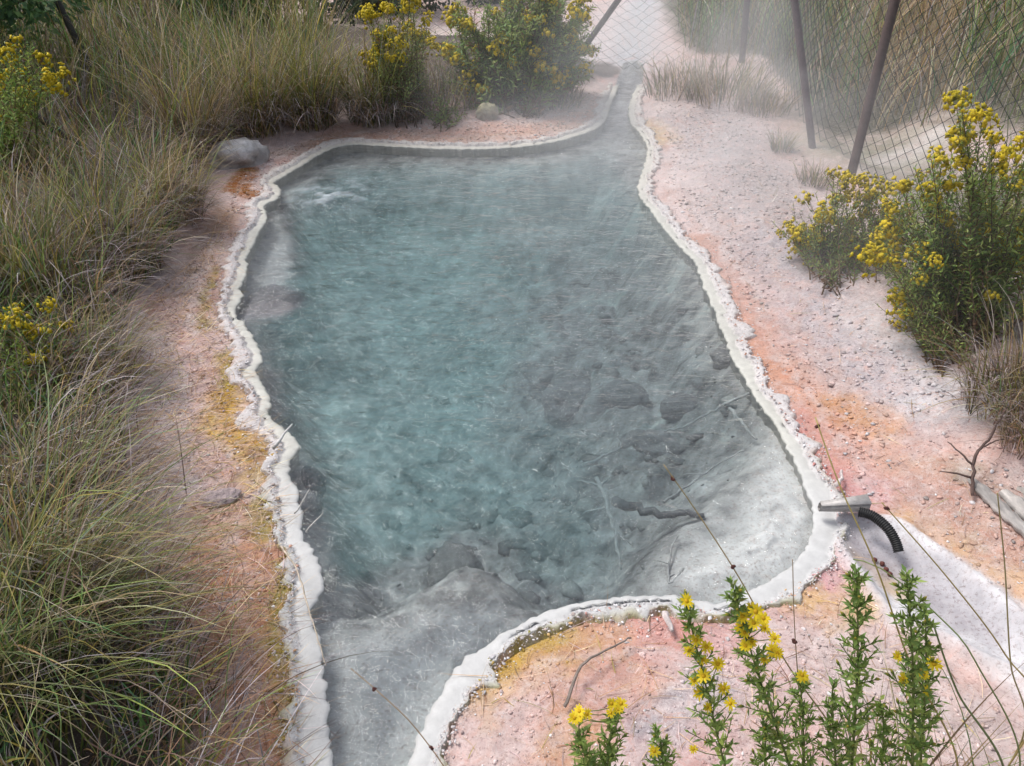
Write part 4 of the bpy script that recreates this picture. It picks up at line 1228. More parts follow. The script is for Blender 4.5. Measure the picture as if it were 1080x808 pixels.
spike((878, 722), (882, 815), 0.76, 'short green leafy shoot left of the tight bud spike', [], 0.3, 109, dens=0.6)
spike((928, 738), (930, 815), 0.77, 'short green leafy shoot between the tight bud spike and the rightmost spike', [], 0.3, 110, dens=0.7, leafL=0.035)
spike((692, 770), (700, 815), 0.76, 'small leafy shoot at the bottom edge below the leftmost tall spike', [(690, 792)], 0.2, 111, dens=0.7, leafL=0.035)
spike((808, 760), (806, 815), 0.76, 'small leafy shoot at the bottom edge under the thick flower head', [], 0.2, 112, dens=0.7, leafL=0.035)
T('grass_tussock', 945, 885, 70, 0.42, (3, 1.5, 0.6, 0.3), 'thin green grass blades rising among the flower spikes at the bottom right', 0.0, 0.0, 0.10, 0.5, 0.9, 0.0035, None, 12)
T('grass_tussock', 1050, 900, 60, 0.40, (1.5, 1.5, 1.6, 0.6), 'thin tawny grass blades in the bottom right corner', 0.3, 2.6, 0.10, 0.7, 1.2, 0.003, None, 20)

# ---- long bare stalks with dark seed beads
def stalk(pxs, Y, label, beads=(), r=0.0012, c=(0.22, 0.17, 0.08), curve=None, cat='stalk'):
    P3 = [atY(x, y, yy - 0.2) for (x, y), yy in zip(pxs, Y)]
    b = P3[0].copy(); b[2] = float(ground_z(b[0], b[1])[0])
    pts = np.array(P3)
    if pts[0][2] > b[2] + 0.03:
        pts = np.vstack([b, pts])
    root = empty('seed_stalk', b, label, cat)
    q = catmull(pts - b, 0.02, closed=False)
    mb = MB(); mb.tube(q, np.linspace(r * 1.5, r * 0.8, len(q)), np.array(c) * 1.5, seg=5); mb.build('stem', M_STEM, root)
    for k, f in enumerate(beads):
        i0 = int(f * (len(q) - 1)); rr = random.Random(k + int(pxs[0][0]))
        hb = MB()
        for z in range(3):
            p = q[i0] + np.array([rr.uniform(-.003, .003) for _ in range(3)])
            hb.tube(np.array([p - [0, 0, .003], p, p + [0, 0, .003]]), np.array([0.001, 0.0036, 0.001]), (0.09, 0.035, 0.03), seg=6)
        hb.build('seed_head', M_STEM, root)
    return root


stalk([(905, 815), (830, 700), (780, 610), (735, 540), (700, 490), (640, 470)][:5], [0.98, 1.05, 1.12, 1.18, 1.22], 'thin straw stalk leaning left across the pool shelf', (0.78, 0.97))
stalk([(1010, 815), (960, 700), (925, 600), (885, 510), (860, 440)], [0.92, 0.98, 1.04, 1.12, 1.2], 'straw stalk leaning over the hose toward the pink shore', (0.99,), 0.0014, (0.25, 0.2, 0.07))
stalk([(1075, 815), (1030, 700), (990, 650), (930, 600), (900, 590)], [0.9, 0.95, 1.0, 1.05, 1.08], 'arched green stalk bending left over the white runoff', (), 0.0013, (0.13, 0.16, 0.06))
stalk([(1090, 760), (1060, 690), (1000, 610), (930, 530)], [0.95, 1.0, 1.05, 1.12], 'long straw stalk running from the right edge to the hose', (0.99,), 0.0013, (0.26, 0.2, 0.08))
stalk([(1078, 780), (1066, 700), (1060, 600), (1052, 520)], [0.95, 0.97, 1.0, 1.0], 'upright thin stalk at the right edge', (), 0.0012, (0.22, 0.19, 0.09))
stalk([(480, 830), (440, 770), (405, 735), (370, 705)], [1.0, 1.06, 1.1, 1.15], 'brown seed stalk leaning across the shallow outlet', (0.55, 0.9), 0.001, (0.24, 0.16, 0.09))
stalk([(845, 815), (843, 740), (838, 660), (836, 590)], [0.98, 1.0, 1.0, 1.0], 'fine upright stalk behind the thick flower head', (0.75,), 0.0009, (0.24, 0.18, 0.12))
stalk([(1060, 830), (1010, 730), (985, 660)], [0.88, 0.92, 0.95], 'dark green stalk crossing the rightmost flower spike', (), 0.0018, (0.10, 0.13, 0.05))

# ------------------------------------------------------------------ rocks
def rock_mesh(name, rad, seed, c, lumps=0.35, sub=4, flat_=0.7):
    import bmesh
    bm = bmesh.new(); bmesh.ops.create_icosphere(bm, subdivisions=sub, radius=1.0)
    V = np.array([v.co[:] for v in bm.verts]); Fc = np.array([[v.index for v in f.verts] for f in bm.faces]); bm.free()
    n = fbm(V[:, 0] + seed * 3.1 + V[:, 2] * 0.7, V[:, 1] - V[:, 2] + seed, 0.9, 4, seed)
    n2 = fbm(V[:, 1] + V[:, 2] * 1.3, V[:, 2] - V[:, 0] + seed, 0.5, 3, seed + 1)
    V = V * (1 + lumps * n + lumps * 0.5 * n2)[:, None]
    V = V * np.array([rad[0], rad[1], rad[2]])
    cc = np.array(c)[None] * (1 + 0.35 * n2 + 0.2 * n)[:, None]
    return V, Fc, cc


def rock(px, py, rad, seed, c, label, z=None, rot=0, name='rock', group=None, up=None, upc=None):
    V, Fc, cc = rock_mesh('r', rad, seed, c)
    if upc is not None:
        k = sstep(0.0, 0.8, V[:, 2] / rad[2] + 0.5 * fbm(V[:, 0], V[:, 1], rad[0], 3, seed))[:, None]
        cc = cc * (1 - k) + k * np.array(upc)
    b = onground(px, py) if z is None else np.append(flat(px, py, z)[:2], z)
    if z is not None:
        b[2] = -rad[2] * 1.42 if seed == 9 else min(float(ground_z(b[0], b[1])[0]), -rad[2] * 1.2)
    b[2] += rad[2] * (0.35 if up is None else up)
    o = build(name, V, Fc, cc, M_ROCK)
    o.location = b; o.rotation_euler = (0, 0, rot)
    return tag(o, label, 'rock', group)


rock(252, 172, (0.17, 0.11, 0.11), 3, (0.42, 0.39, 0.38), 'pale grey boulder under the rushes at the far left corner', rot=0.5, upc=(0.72, 0.70, 0.71))
rock(514, 124, (0.075, 0.06, 0.075), 5, (0.42, 0.38, 0.31), 'small round cream stone below the big far bush', upc=(0.50, 0.45, 0.30))
rock(232, 512 + 15, (0.06, 0.035, 0.018), 7, (0.50, 0.40, 0.40), 'flat pinkish stone beside the olive stain on the left shore', rot=0.3)
# submerged rocks
SUB = [(292, 322, (0.17, 0.13, 0.12), 9, 'grey submerged boulder against the left lip', -0.10, (0.27, 0.26, 0.28)),
       (325, 500, (0.05, 0.06, 0.06), 10, 'dark grey submerged rock under the white stick', -0.1, (0.16, 0.16, 0.17)),
       (322, 545, (0.05, 0.06, 0.06), 11, 'small submerged rock just below the white stick rock', -0.1, (0.20, 0.20, 0.21)),
       (765, 397, (0.07, 0.06, 0.07), 12, 'round submerged rock near the right lip', -0.15, (0.27, 0.265, 0.265)),
       (690, 458, (0.13, 0.08, 0.08), 13, 'broad dark submerged rock in the rubble', -0.25, (0.30, 0.29, 0.295)),
       (545, 498, (0.06, 0.05, 0.06), 14, 'small dark submerged rock in mid pool', -0.25, (0.20, 0.20, 0.20)),
       (600, 400, (0.16, 0.11, 0.10), 15, 'smooth grey mound in the middle of the pool bed', -0.35, (0.36, 0.34, 0.345)),
       (480, 580, (0.17, 0.10, 0.09), 16, 'brownish submerged mound at the edge of the shallow outlet', -0.2, (0.30, 0.29, 0.285)),
       (660, 415, (0.10, 0.07, 0.07), 17, 'low dark rock right of the smooth grey mound', -0.3, (0.26, 0.25, 0.255)),
       (720, 430, (0.09, 0.06, 0.06), 18, 'dark ridge rock below the round submerged rock', -0.25, (0.25, 0.24, 0.245)),
       (345, 612, (0.022, 0.03, 0.025), 19, 'small pale stone poking out at the left lip', -0.03, (0.42, 0.41, 0.38))]
for (px, py, rad, sd, lb, z, c) in SUB:
    rock(px, py, rad, sd, c, lb, z=z, rot=sd * 0.7, group='submerged rocks in the pool', up=(1.7 if sd == 19 else 0.2))

# rubble on the pool bed, gravel and crumbs on the shore: uncountable
def local_colour(P):
    ix = np.clip(np.searchsorted(xs, P[:, 0]), 0, len(xs) - 1); iy = np.clip(np.searchsorted(ys, P[:, 1]), 0, len(ys) - 1)
    return base[ix * len(ys) + iy]


def crumbs(name, P, size, cols, label, zoff=0.2, seed=0, zfn=None, squash=0.5, own=0.0):
    rng = np.random.default_rng(seed); n = len(P)
    a = (1 + 5 ** 0.5) / 2
    ico = np.array([(-1, a, 0), (1, a, 0), (-1, -a, 0), (1, -a, 0), (0, -1, a), (0, 1, a), (0, -1, -a), (0, 1, -a), (a, 0, -1), (a, 0, 1), (-a, 0, -1), (-a, 0, 1)], float) / 1.9
    fc = np.array([(0, 11, 5), (0, 5, 1), (0, 1, 7), (0, 7, 10), (0, 10, 11), (1, 5, 9), (5, 11, 4), (11, 10, 2), (10, 7, 6), (7, 1, 8), (3, 9, 4), (3, 4, 2), (3, 2, 6), (3, 6, 8), (3, 8, 9), (4, 9, 5), (2, 4, 11), (6, 2, 10), (8, 6, 7), (9, 8, 1)])
    V = ico[None] * rng.uniform(0.55, 1.35, (n, 12, 1))
    V = V * rng.uniform(0.6, 1.3, (n, 1, 3)) * np.array([1, 1, squash])
    th = rng.uniform(0, 2 * PI, n); c, s = np.cos(th), np.sin(th)
    V = np.stack([V[..., 0] * c[:, None] - V[..., 1] * s[:, None], V[..., 0] * s[:, None] + V[..., 1] * c[:, None], V[..., 2]], -1)
    sz = size[0] * (size[1] / size[0]) ** (rng.uniform(0, 1, n) ** 3.0)
    V = V * sz[:, None, None]
    z = ground_z(P[:, 0], P[:, 1]) if zfn is None else zfn
    V = V + np.column_stack([P, z + sz * zoff])[:, None]
    T_ = (fc[None] + 12 * np.arange(n)[:, None, None]).reshape(-1, 3)
    cl = np.array(cols)[rng.integers(0, len(cols), n)] * rng.uniform(0.75, 1.2, (n, 1))
    lc = local_colour(P) * rng.uniform(0.75, 1.35, (n, 1))
    cl = np.where(rng.uniform(0, 1, n)[:, None] < own, lc, cl)
    o = build(name, V.reshape(-1, 3), T_, np.repeat(cl, 12, 0), M_PEBBLE, smooth=False)
    return tag(o, label, kind='stuff')


shore_r = flats([(690, 100), (720, 95), (800, 125), (850, 180), (840, 270), (900, 350), (990, 430), (1100, 520), (1100, 700), (960, 560), (870, 520), (840, 440), (760, 300), (700, 200)])
p = scatter(shore_r, 26000); p = p[sdist(p, POOL) > 0.15]
p = p[fbm(p[:, 0], p[:, 1], 0.4, 3, 95) > RNG.uniform(-0.5, 0.6, len(p))]
crumbs('shore_gravel', p, (0.0016, 0.011), [(0.68, 0.65, 0.66), (0.50, 0.46, 0.46), (0.60, 0.46, 0.42), (0.38, 0.33, 0.31), (0.72, 0.70, 0.70)], 'loose white and grey mineral gravel on the right shore', seed=1, own=0.8)
shore_n = np.vstack([flats([(480, 770), (500, 710), (560, 672), (650, 650), (760, 652), (850, 610), (880, 560), (920, 640), (1000, 720), (1100, 820), (1100, 1000), (460, 1000)])])
p = scatter(shore_n, 17000); p = p[sdist(p, POOL) > 0.07]; p = p[sdist(p, FAN) > 0.02]
p = p[fbm(p[:, 0], p[:, 1], 0.15, 3, 96) > RNG.uniform(-0.4, 0.6, len(p))]
crumbs('shore_crumbs', p, (0.0010, 0.0065), [(0.72, 0.66, 0.66), (0.66, 0.52, 0.50), (0.76, 0.73, 0.73), (0.55, 0.40, 0.34)], 'white and pink mineral crumbs on the near shore', seed=2, own=0.8)
shore_l = flats([(240, 225), (205, 280), (150, 330), (130, 420), (150, 520), (190, 620), (220, 720), (250, 808), (330, 900), (325, 760), (310, 650), (300, 560), (290, 480), (260, 420), (235, 340), (255, 270)])
p = scatter(shore_l, 24000); p = p[sdist(p, POOL) > 0.10]
p = p[fbm(p[:, 0], p[:, 1], 0.15, 3, 97) > RNG.uniform(-0.4, 0.6, len(p))]
crumbs('shore_crumbs', p, (0.0012, 0.0075), [(0.70, 0.62, 0.61), (0.62, 0.48, 0.45), (0.74, 0.71, 0.71), (0.50, 0.36, 0.28)], 'pink and white mineral crumbs on the left shore', seed=3, own=0.8)
p = scatter(DEEP, 2600); p = p[(p[:, 0] > -0.5 + RNG.normal(0, 0.25, len(p))) & (p[:, 1] < 3.6)]
p = p[fbm(p[:, 0], p[:, 1], 0.3, 3, 98) > RNG.uniform(-0.3, 0.5, len(p))]
crumbs('bed_rubble', p, (0.006, 0.05), [(0.26, 0.26, 0.26), (0.34, 0.34, 0.33), (0.19, 0.19, 0.19), (0.30, 0.28, 0.27)], 'grey stone rubble on the pool bed', seed=4)

shore_b = flats([(240, 228), (262, 172), (340, 148), (440, 138), (560, 122), (640, 95), (645, 120), (600, 150), (480, 160), (390, 160), (310, 190), (270, 230)])
p = scatter(shore_b, 8000); p = p[sdist(p, POOL) > 0.08]
crumbs('shore_crumbs', p, (0.002, 0.011), [(0.66, 0.56, 0.52), (0.55, 0.40, 0.33), (0.70, 0.64, 0.62), (0.34, 0.24, 0.18)], 'pink and brown mineral crumbs on the far shore', seed=7, own=0.7)
# crumbly crust on the upper band of the rim
nk = 17000
ki = RNG.integers(0, len(OUT), nk)
oo = (w1 + edge2 + 0.004)[ki] + np.abs(RNG.normal(0, 1, nk)) * (w2 * 0.7 + 0.015)[ki]
p = OUT[ki] + nor[ki] * oo[:, None] + RNG.normal(0, 0.004, (nk, 2))
ok = (OUT[ki, 1] < 6.6) & (sdist(p, POOL) > 0.03)
p = p[ok]; zz = np.maximum(ground_z(p[:, 0], p[:, 1]), (zu + 0.001)[ki][ok] - 0.012 * sstep(0.09, 0.16, oo[ok]))
crumbs('rim_crust', p, (0.0013, 0.0062), [(0.72, 0.69, 0.70), (0.66, 0.61, 0.61), (0.76, 0.74, 0.75), (0.58, 0.48, 0.44)], 'white crumbly crust along the upper band of the mineral lip', seed=6, zfn=zz, own=0.25, squash=0.42)

# straw litter on bare ground
lm = MB()
p = np.vstack([scatter(shore_l, 3600), scatter(shore_r, 500), scatter(shore_n, 420), scatter(shore_b, 700)])
p = p[sdist(p, POOL) > 0.05]
n = len(p)
B = np.column_stack([p, ground_z(p[:, 0], p[:, 1]) + 0.004])
c = pick((0, 0.3, 2.0, 1.2), n) * np.array((1.2, 1.1, 1.05))
V, Q, C = blades(B, RNG.uniform(0.02, 0.13, n), RNG.normal(0.3, 1.2, n), RNG.uniform(1.35, 1.55, n), RNG.uniform(1.5, 1.62, n), RNG.uniform(0.0012, 0.0026, n), c, c, K=3)
lm.add(V, Q, None, C)
o = lm.build('straw_litter', M_GRASS); tag(o, 'dead straw and leaf scraps lying on the mineral shore', kind='stuff')


# ------------------------------------------------------------------ twigs and branches
def branch(pxs, r, label, name='twig', c=(0.30, 0.25, 0.22), zoff=0.01, forks=(), underwater=None, mat=M_TWIG, cat='twig', seed=0, group=None, lift=None):
    rng = random.Random(seed)
    if underwater is not None:
        P3 = np.array([np.append(flat(x, y, underwater)[:2], underwater) for x, y in pxs])
    else:
        P3 = np.array([np.maximum(onground(x, y), [-99, -99, 0.03]) + np.array([0, 0, zoff]) for x, y in pxs])
    if lift is not None:
        P3[:, 2] += np.array(lift)
    b = P3[0].copy()
    q = catmull(P3 - b, 0.015, closed=False)
    q += np.array([[rng.uniform(-1, 1) * r * 0.5 for _ in range(3)] for _ in q])
    mb = MB(); k = len(q)
    rad = np.linspace(r, r * 0.45, k)
    cc = np.array(c)[None] * (1 + 0.2 * np.random.default_rng(seed).normal(0, 1, (k * 6 + 2, 1)))
    mb.tube(q, rad, cc, seg=6)
    for f in forks:
        t, dx, dy, dz = f
        i0 = int(t * (k - 1)); e = np.array([dx, dy, dz])
        tw = np.array([q[i0] + e * s + np.array([0, 0, -0.02 * s * s]) + np.array([rng.uniform(-1, 1) * r * 0.4 for _ in range(3)]) for s in np.linspace(0, 1, 7)])
        mb.tube(tw, np.linspace(rad[i0] * 0.75, r * 0.25, 7), np.array(c), seg=5)
    o = mb.build(name, mat); o.location = b
    return tag(o, label, cat, group)


UC = (0.48, 0.48, 0.48)
branch([(630, 505), (640, 530), (648, 560), (655, 600)], 0.008, 'forked pale branch lying on the pool bed toward the viewer', 'sunken_branch', UC, underwater=-0.10, seed=1, cat='branch',
       forks=((0.15, -0.07, 0.05, 0.0), (0.15, 0.04, 0.06, 0.0), (0.35, -0.08, -0.01, 0), (0.6, 0.05, -0.05, 0)))
branch([(648, 530), (690, 540), (740, 545)], 0.018, 'thick dark sunken branch running to the white shelf', 'sunken_branch', (0.15, 0.15, 0.155), underwater=-0.07, seed=2, cat='branch')
branch([(795, 420), (760, 433), (725, 448), (700, 455)], 0.007, 'pale sunken stick reaching from the right lip', 'sunken_branch', UC, underwater=-0.06, seed=3, cat='branch', lift=(0.03, 0.02, 0, 0))
branch([(770, 430), (785, 450), (797, 464)], 0.008, 'short sunken stick joining the right lip stick at an angle', 'sunken_branch', UC, underwater=-0.05, seed=4, cat='branch')
branch([(700, 530), (735, 505), (765, 485), (785, 475)], 0.005, 'thin sunken twig above the white shelf', 'sunken_branch', UC, underwater=-0.06, seed=5, cat='branch', forks=((0.5, -0.06, 0.02, 0),))
branch([(720, 600), (705, 615), (708, 580), (715, 565)], 0.005, 'thin bent twig on the submerged mound', 'sunken_branch', UC, underwater=-0.05, seed=6, cat='branch', forks=((0.6, -0.05, 0.03, 0.0), (0.4, 0.04, 0.03, 0)))
branch([(615, 490), (640, 480), (655, 470), (650, 462)], 0.006, 'crooked sunken twig in the middle rubble', 'sunken_branch', UC, underwater=-0.14, seed=7, cat='branch', forks=((0.5, -0.06, 0.01, 0.0),))
branch([(296, 508), (305, 503), (318, 497)], 0.006, 'white crusted stick poking over the left lip', 'crusted_stick', (0.62, 0.60, 0.58), zoff=0.03, seed=8, cat='stick', lift=(0.03, 0.05, 0.05))
branch([(595, 750), (612, 715), (640, 695), (665, 680)], 0.0045, 'curved grey twig on the near pink shore', 'twig', (0.26, 0.21, 0.18), zoff=0.02, seed=9, lift=(0, 0.02, 0.015, 0))
branch([(700, 655), (708, 672)], 0.011, 'short white crusted stick on the near shore', 'crusted_stick', (0.68, 0.60, 0.58), zoff=0.008, seed=10, cat='stick')
branch([(876, 530), (882, 518), (887, 505)], 0.009, 'short pale stick standing beside the metal channel', 'crusted_stick', (0.66, 0.58, 0.56), zoff=0.01, seed=11, cat='stick')
branch([(1024, 528), (1020, 505), (1032, 488), (1044, 470)], 0.006, 'dark branching twig beside the cracked log', 'twig', (0.11, 0.07, 0.06), zoff=0.02, seed=12, lift=(0, 0.05, 0.09, 0.13),
       forks=((0.25, -0.09, 0.02, 0.03), (0.35, -0.05, 0.08, 0.05), (0.55, 0.07, 0.02, 0.04)))
branch([(300, 590), (322, 640), (340, 700), (352, 740)], 0.003, 'long thin straw stem lying across the lower left lip', 'straw_stem', (0.55, 0.47, 0.38), zoff=0.03, seed=13, cat='straw', lift=(0.0, 0.03, 0.03, 0.02))
branch([(318, 575), (338, 573)], 0.003, 'short pale splinter poking from the left lip', 'crusted_stick', (0.55, 0.53, 0.5), zoff=0.02, seed=14, cat='stick', lift=(0.02, 0.05))
branch([(330, 597), (352, 599)], 0.003, 'pale splinter above the small stone at the left lip', 'crusted_stick', (0.55, 0.53, 0.5), zoff=0.02, seed=15, cat='stick', lift=(0.02, 0.05))

# ------------------------------------------------------------------ cracked grey log at the right edge
def log():
    a = onground(1022, 508); b2 = onground(1120, 600)
    root = empty('driftwood_log', a, 'cracked grey weathered log at the right edge', 'log')
    for k, (off, r, z, c) in enumerate([((0.0, 0.0), 0.020, 0.010, (0.40, 0.37, 0.35)), ((0.045, 0.02), 0.026, 0.018, (0.50, 0.46, 0.43)), ((0.095, 0.045), 0.024, 0.016, (0.36, 0.33, 0.30)), ((0.15, 0.07), 0.028, 0.012, (0.46, 0.42, 0.38))]):
        n = 26; seg = 14; V = []; C = []
        for i in range(n):
            t = i / (n - 1)
            p = (b2 - a) * (0.08 * ((k * 7) % 4) + t * (0.75 + 0.08 * k)) + np.array([off[0], off[1], z])
            rr = r * (0.55 + 0.6 * math.sin(min(1, t * 4) * PI / 2)) * (1 + 0.12 * math.sin(i * 1.7 + k))
            d = (b2 - a)[:2]; d = d / np.linalg.norm(d); nrm = np.array([-d[1], d[0], 0])
            for j in range(seg):
                th = 2 * PI * j / seg
                g = rr * (1 + 0.22 * float(perlin(j * 1.9 + k * 5, t * 2.0)) + 0.10 * float(perlin(j * 3.1, t * 6 + k)))
                V.append(p + nrm * math.cos(th) * g + np.array([0, 0, 1]) * math.sin(th) * g * 0.6)
                C.append(np.array(c) * (1 + 0.45 * float(perlin(j * 1.3 + 9, t * 3 + k * 3))))
        V = np.array(V); i, j = np.meshgrid(np.arange(n - 1), np.arange(seg), indexing='ij'); j2 = (j + 1) % seg
        Q = np.stack([i * seg + j, i * seg + j2, (i + 1) * seg + j2, (i + 1) * seg + j], -1).reshape(-1, 4)
        mb = MB(); mb.add(V, Q, None, np.array(C))
        cap0 = np.vstack([V[:seg].mean(0), V[:seg]]); mb.add(cap0, None, [(0, 1 + (q + 1) % seg, 1 + q) for q in range(seg)], np.array(c) * 0.7)
        mb.build('split_timber', M_WOOD, root)


log()

# ------------------------------------------------------------------ pipe: shallow metal channel and corrugated hose
A = flat(862, 541, 0.032); Bp = flat(912, 541, 0.04)
root = empty('metal_channel', A, 'grey metal channel feeding the pool from the hose', 'channel')
d = (Bp - A); Lc = np.linalg.norm(d[:2]); dx = d[:2] / Lc; nrm = np.array([-dx[1], dx[0]])
prof = [(-0.022, 0.030), (-0.022, 0.004), (-0.012, 0.0), (0.012, 0.0), (0.022, 0.004), (0.022, 0.030), (0.0195, 0.030), (0.0195, 0.006), (0.011, 0.003), (-0.011, 0.003), (-0.0195, 0.006), (-0.0195, 0.030)]
V = []
for t in np.linspace(0, 1, 5):
    for u, z in prof:
        w_ = 0.42 + 0.42 * t
        q = dx * (t * Lc) + nrm * u * w_
        V.append((q[0], q[1], z * (0.7 + 0.5 * t) + 0.012 + 0.012 * t))
mpf = len(prof); Q = []
for i in range(4):
    for j in range(mpf):
        j2 = (j + 1) % mpf
        Q.append((i * mpf + j, i * mpf + j2, (i + 1) * mpf + j2, (i + 1) * mpf + j))
mb = MB(); mb.add(V, Q, None, (0.36, 0.34, 0.33)); mb.build('trough', M_TIN, root, smooth=False)
# flat cover plate over the channel
mb = MB()
cp = []
for t in (0.02, 1.0):
    for u in (-1, 1):
        w_ = (0.42 + 0.42 * t) * 0.024
        q = dx * (t * Lc) + nrm * u * w_
        for z in (0.002, 0.005):
            cp.append((q[0], q[1], 0.030 * (0.7 + 0.5 * t) + 0.012 + 0.012 * t + z))
mb.add(cp, [(1, 3, 7, 5), (0, 4, 6, 2), (0, 2, 3, 1), (4, 5, 7, 6), (0, 1, 5, 4), (2, 6, 7, 3)], None, (0.52, 0.49, 0.47))
mb.build('cover_plate', M_TIN, root, smooth=False)

hp = np.array([flat(906, 540, Bp[2] + 0.045), flat(920, 544, Bp[2] + 0.05), flat(935, 556, Bp[2] + 0.045), flat(944, 570, Bp[2] + 0.025), flat(948, 582, Bp[2] + 0.005)])
hb = hp[0].copy()
q = catmull(hp - hb, 0.0009, closed=False)
s_ = np.concatenate([[0], np.cumsum(np.linalg.norm(np.diff(q, axis=0), axis=1))])
rad = 0.0140 + 0.0013 * np.sin(s_ * 2 * PI / 0.0058)
mb = MB(); mb.tube(q, rad, (0.012, 0.012, 0.013), seg=16)
o = mb.build('corrugated_hose', M_RUBBER); o.location = hb; tag(o, 'black corrugated rubber hose end bending down from the metal channel', 'hose')
# red-brown spherical droppings / seed clump by the hose
mb = MB()
for (x, y) in ((922, 592), (930, 596), (934, 602), (938, 607)):
    p = onground(x, y) - onground(922, 592) + np.array((0, 0, 0.006))
    mb.tube(np.array([p - [0, 0, .007], p - [0, 0, 0.003], p + [0, 0, .003], p + [0, 0, .007]]), np.array([0.002, 0.007, 0.007, 0.002]), (0.14, 0.05, 0.04), seg=8)
o = mb.build('seed_clump', M_STEM); o.location = onground(922, 592); tag(o, 'small red brown seed clump on the runoff below the hose', 'seeds')

# ------------------------------------------------------------------ chain-link fence
def fence():
    path = np.array([(2.14, 0.6), (2.09, 2.66), (2.035, 4.6), (1.97, 5.2), (2.12, 7.1), (1.55, 7.25), (0.75, 7.05), (-0.5, 7.25), (-2.2, 7.5), (-4.0, 7.2)])
    root = empty('chain_link_fence', (2.03, 4.6, 0.0), 'dark green chain link fence with rusty steel posts along the right and far sides', 'fence')
    org = np.array((2.03, 4.6, 0.0))
    pth = catmull(path, 0.05, closed=False)
    L = np.concatenate([[0], np.cumsum(np.linalg.norm(np.diff(pth, axis=0), axis=1))])
    p_ = 0.068; nw = int(L[-1] / p_); nh = 40; rad = 0.0023
    gzs = ground_z(pth[:, 0], pth[:, 1]); gzs = np.convolve(np.pad(gzs, 10, mode='edge'), np.ones(21) / 21, 'valid')
    rng = np.random.default_rng(5)
    S = []; 
    for k in range(nw):
        s0 = (k + 0.5) * p_
        hrow = np.arange(nh + 1)
        ss = s0 + np.where((hrow + k) % 2 == 0, p_ / 2, -p_ / 2) * 0.98
        ss = np.clip(ss, 0, L[-1])
        x = np.interp(ss, L, pth[:, 0]); y = np.interp(ss, L, pth[:, 1]); g = np.interp(ss, L, np.maximum(gzs, 0.02))
        z = g + 0.005 + hrow * (1.5 / nh)
        wob = 0.022
        x = x + wob * fbm(ss * 1.0, z, 0.6, 2, 110); y = y + wob * fbm(ss, z, 0.6, 2, 111); z = z + 0.014 * fbm(ss, z, 0.35, 2, 112)
        # crumpled where it crosses the stream
        crm = np.exp(-((x - 1.0) / 0.35) ** 2) * (y > 6.5)
        x = x + crm * 0.03 * fbm(ss, z, 0.12, 2, 113); z = z + crm * 0.03 * fbm(ss, z, 0.12, 2, 114); y = y + crm * 0.08 * fbm(ss, z, 0.2, 2, 115)
        S.append(np.stack([x, y, z], -1))
    S = np.array(S) - org
    mb = MB()
    # each wire a three-sided rod
    for w in S:
        n = len(w)
        t_ = np.gradient(w, axis=0); t_ /= np.linalg.norm(t_, axis=1)[:, None]
        mb.tube(w, rad, (0.022, 0.032, 0.03), seg=3, cap=False)
    mb.build('wire_mesh', M_WIRE, root)
    # posts
    def post(bpx, tpx, Yb, Yt, r, c):
        b = onground(*bpx) if Yb is None else atY(*bpx, Yb)
        t = atY(*tpx, Yt)
        d = t - b
        d = d / d[2] * 1.55
        e = b + d
        m = MB()
        pts = np.array([b + (e - b) * f for f in np.linspace(-0.03, 1, 9)]) - org
        m.tube(pts, r, np.array(c), seg=10)
        m.build('post', M_POST, root)
    post((897, 187), (944, 0), None, 4.58, 0.026, (0.085, 0.055, 0.05))
    post((857, 156), (838, 0), None, 5.15, 0.022, (0.13, 0.10, 0.105))
    post((783, 60), (788, 0), 7.0, 7.0, 0.026, (0.10, 0.08, 0.08))
    post((622, 42), (652, 0), 7.0, 7.0, 0.024, (0.10, 0.085, 0.08))
    return root


fence()
for (b_, t_, Y, lb) in (((92, 66), (60, 0), 5.6, 'upright dark post rising out of the grass at top left'), ((52, 132), (-10, 90), 4.4, 'slanted dark post leaning out of the grass at the left frame edge')):
    b = atY(*b_, Y); t = atY(*t_, Y)
    d = (t - b) / np.linalg.norm(t - b)
    lo = b - d * max(0.0, min(0.5, (b[2] - 0.1) / max(d[2], 0.3)))
    hi = t + d * 0.5
    mb = MB(); mb.tube(np.array([lo + (hi - lo) * f - lo for f in np.linspace(0, 1, 8)]), 0.022, (0.05, 0.045, 0.045), seg=10)
    o = mb.build('fence_post', M_POST); o.location = lo; tag(o, lb, 'post')

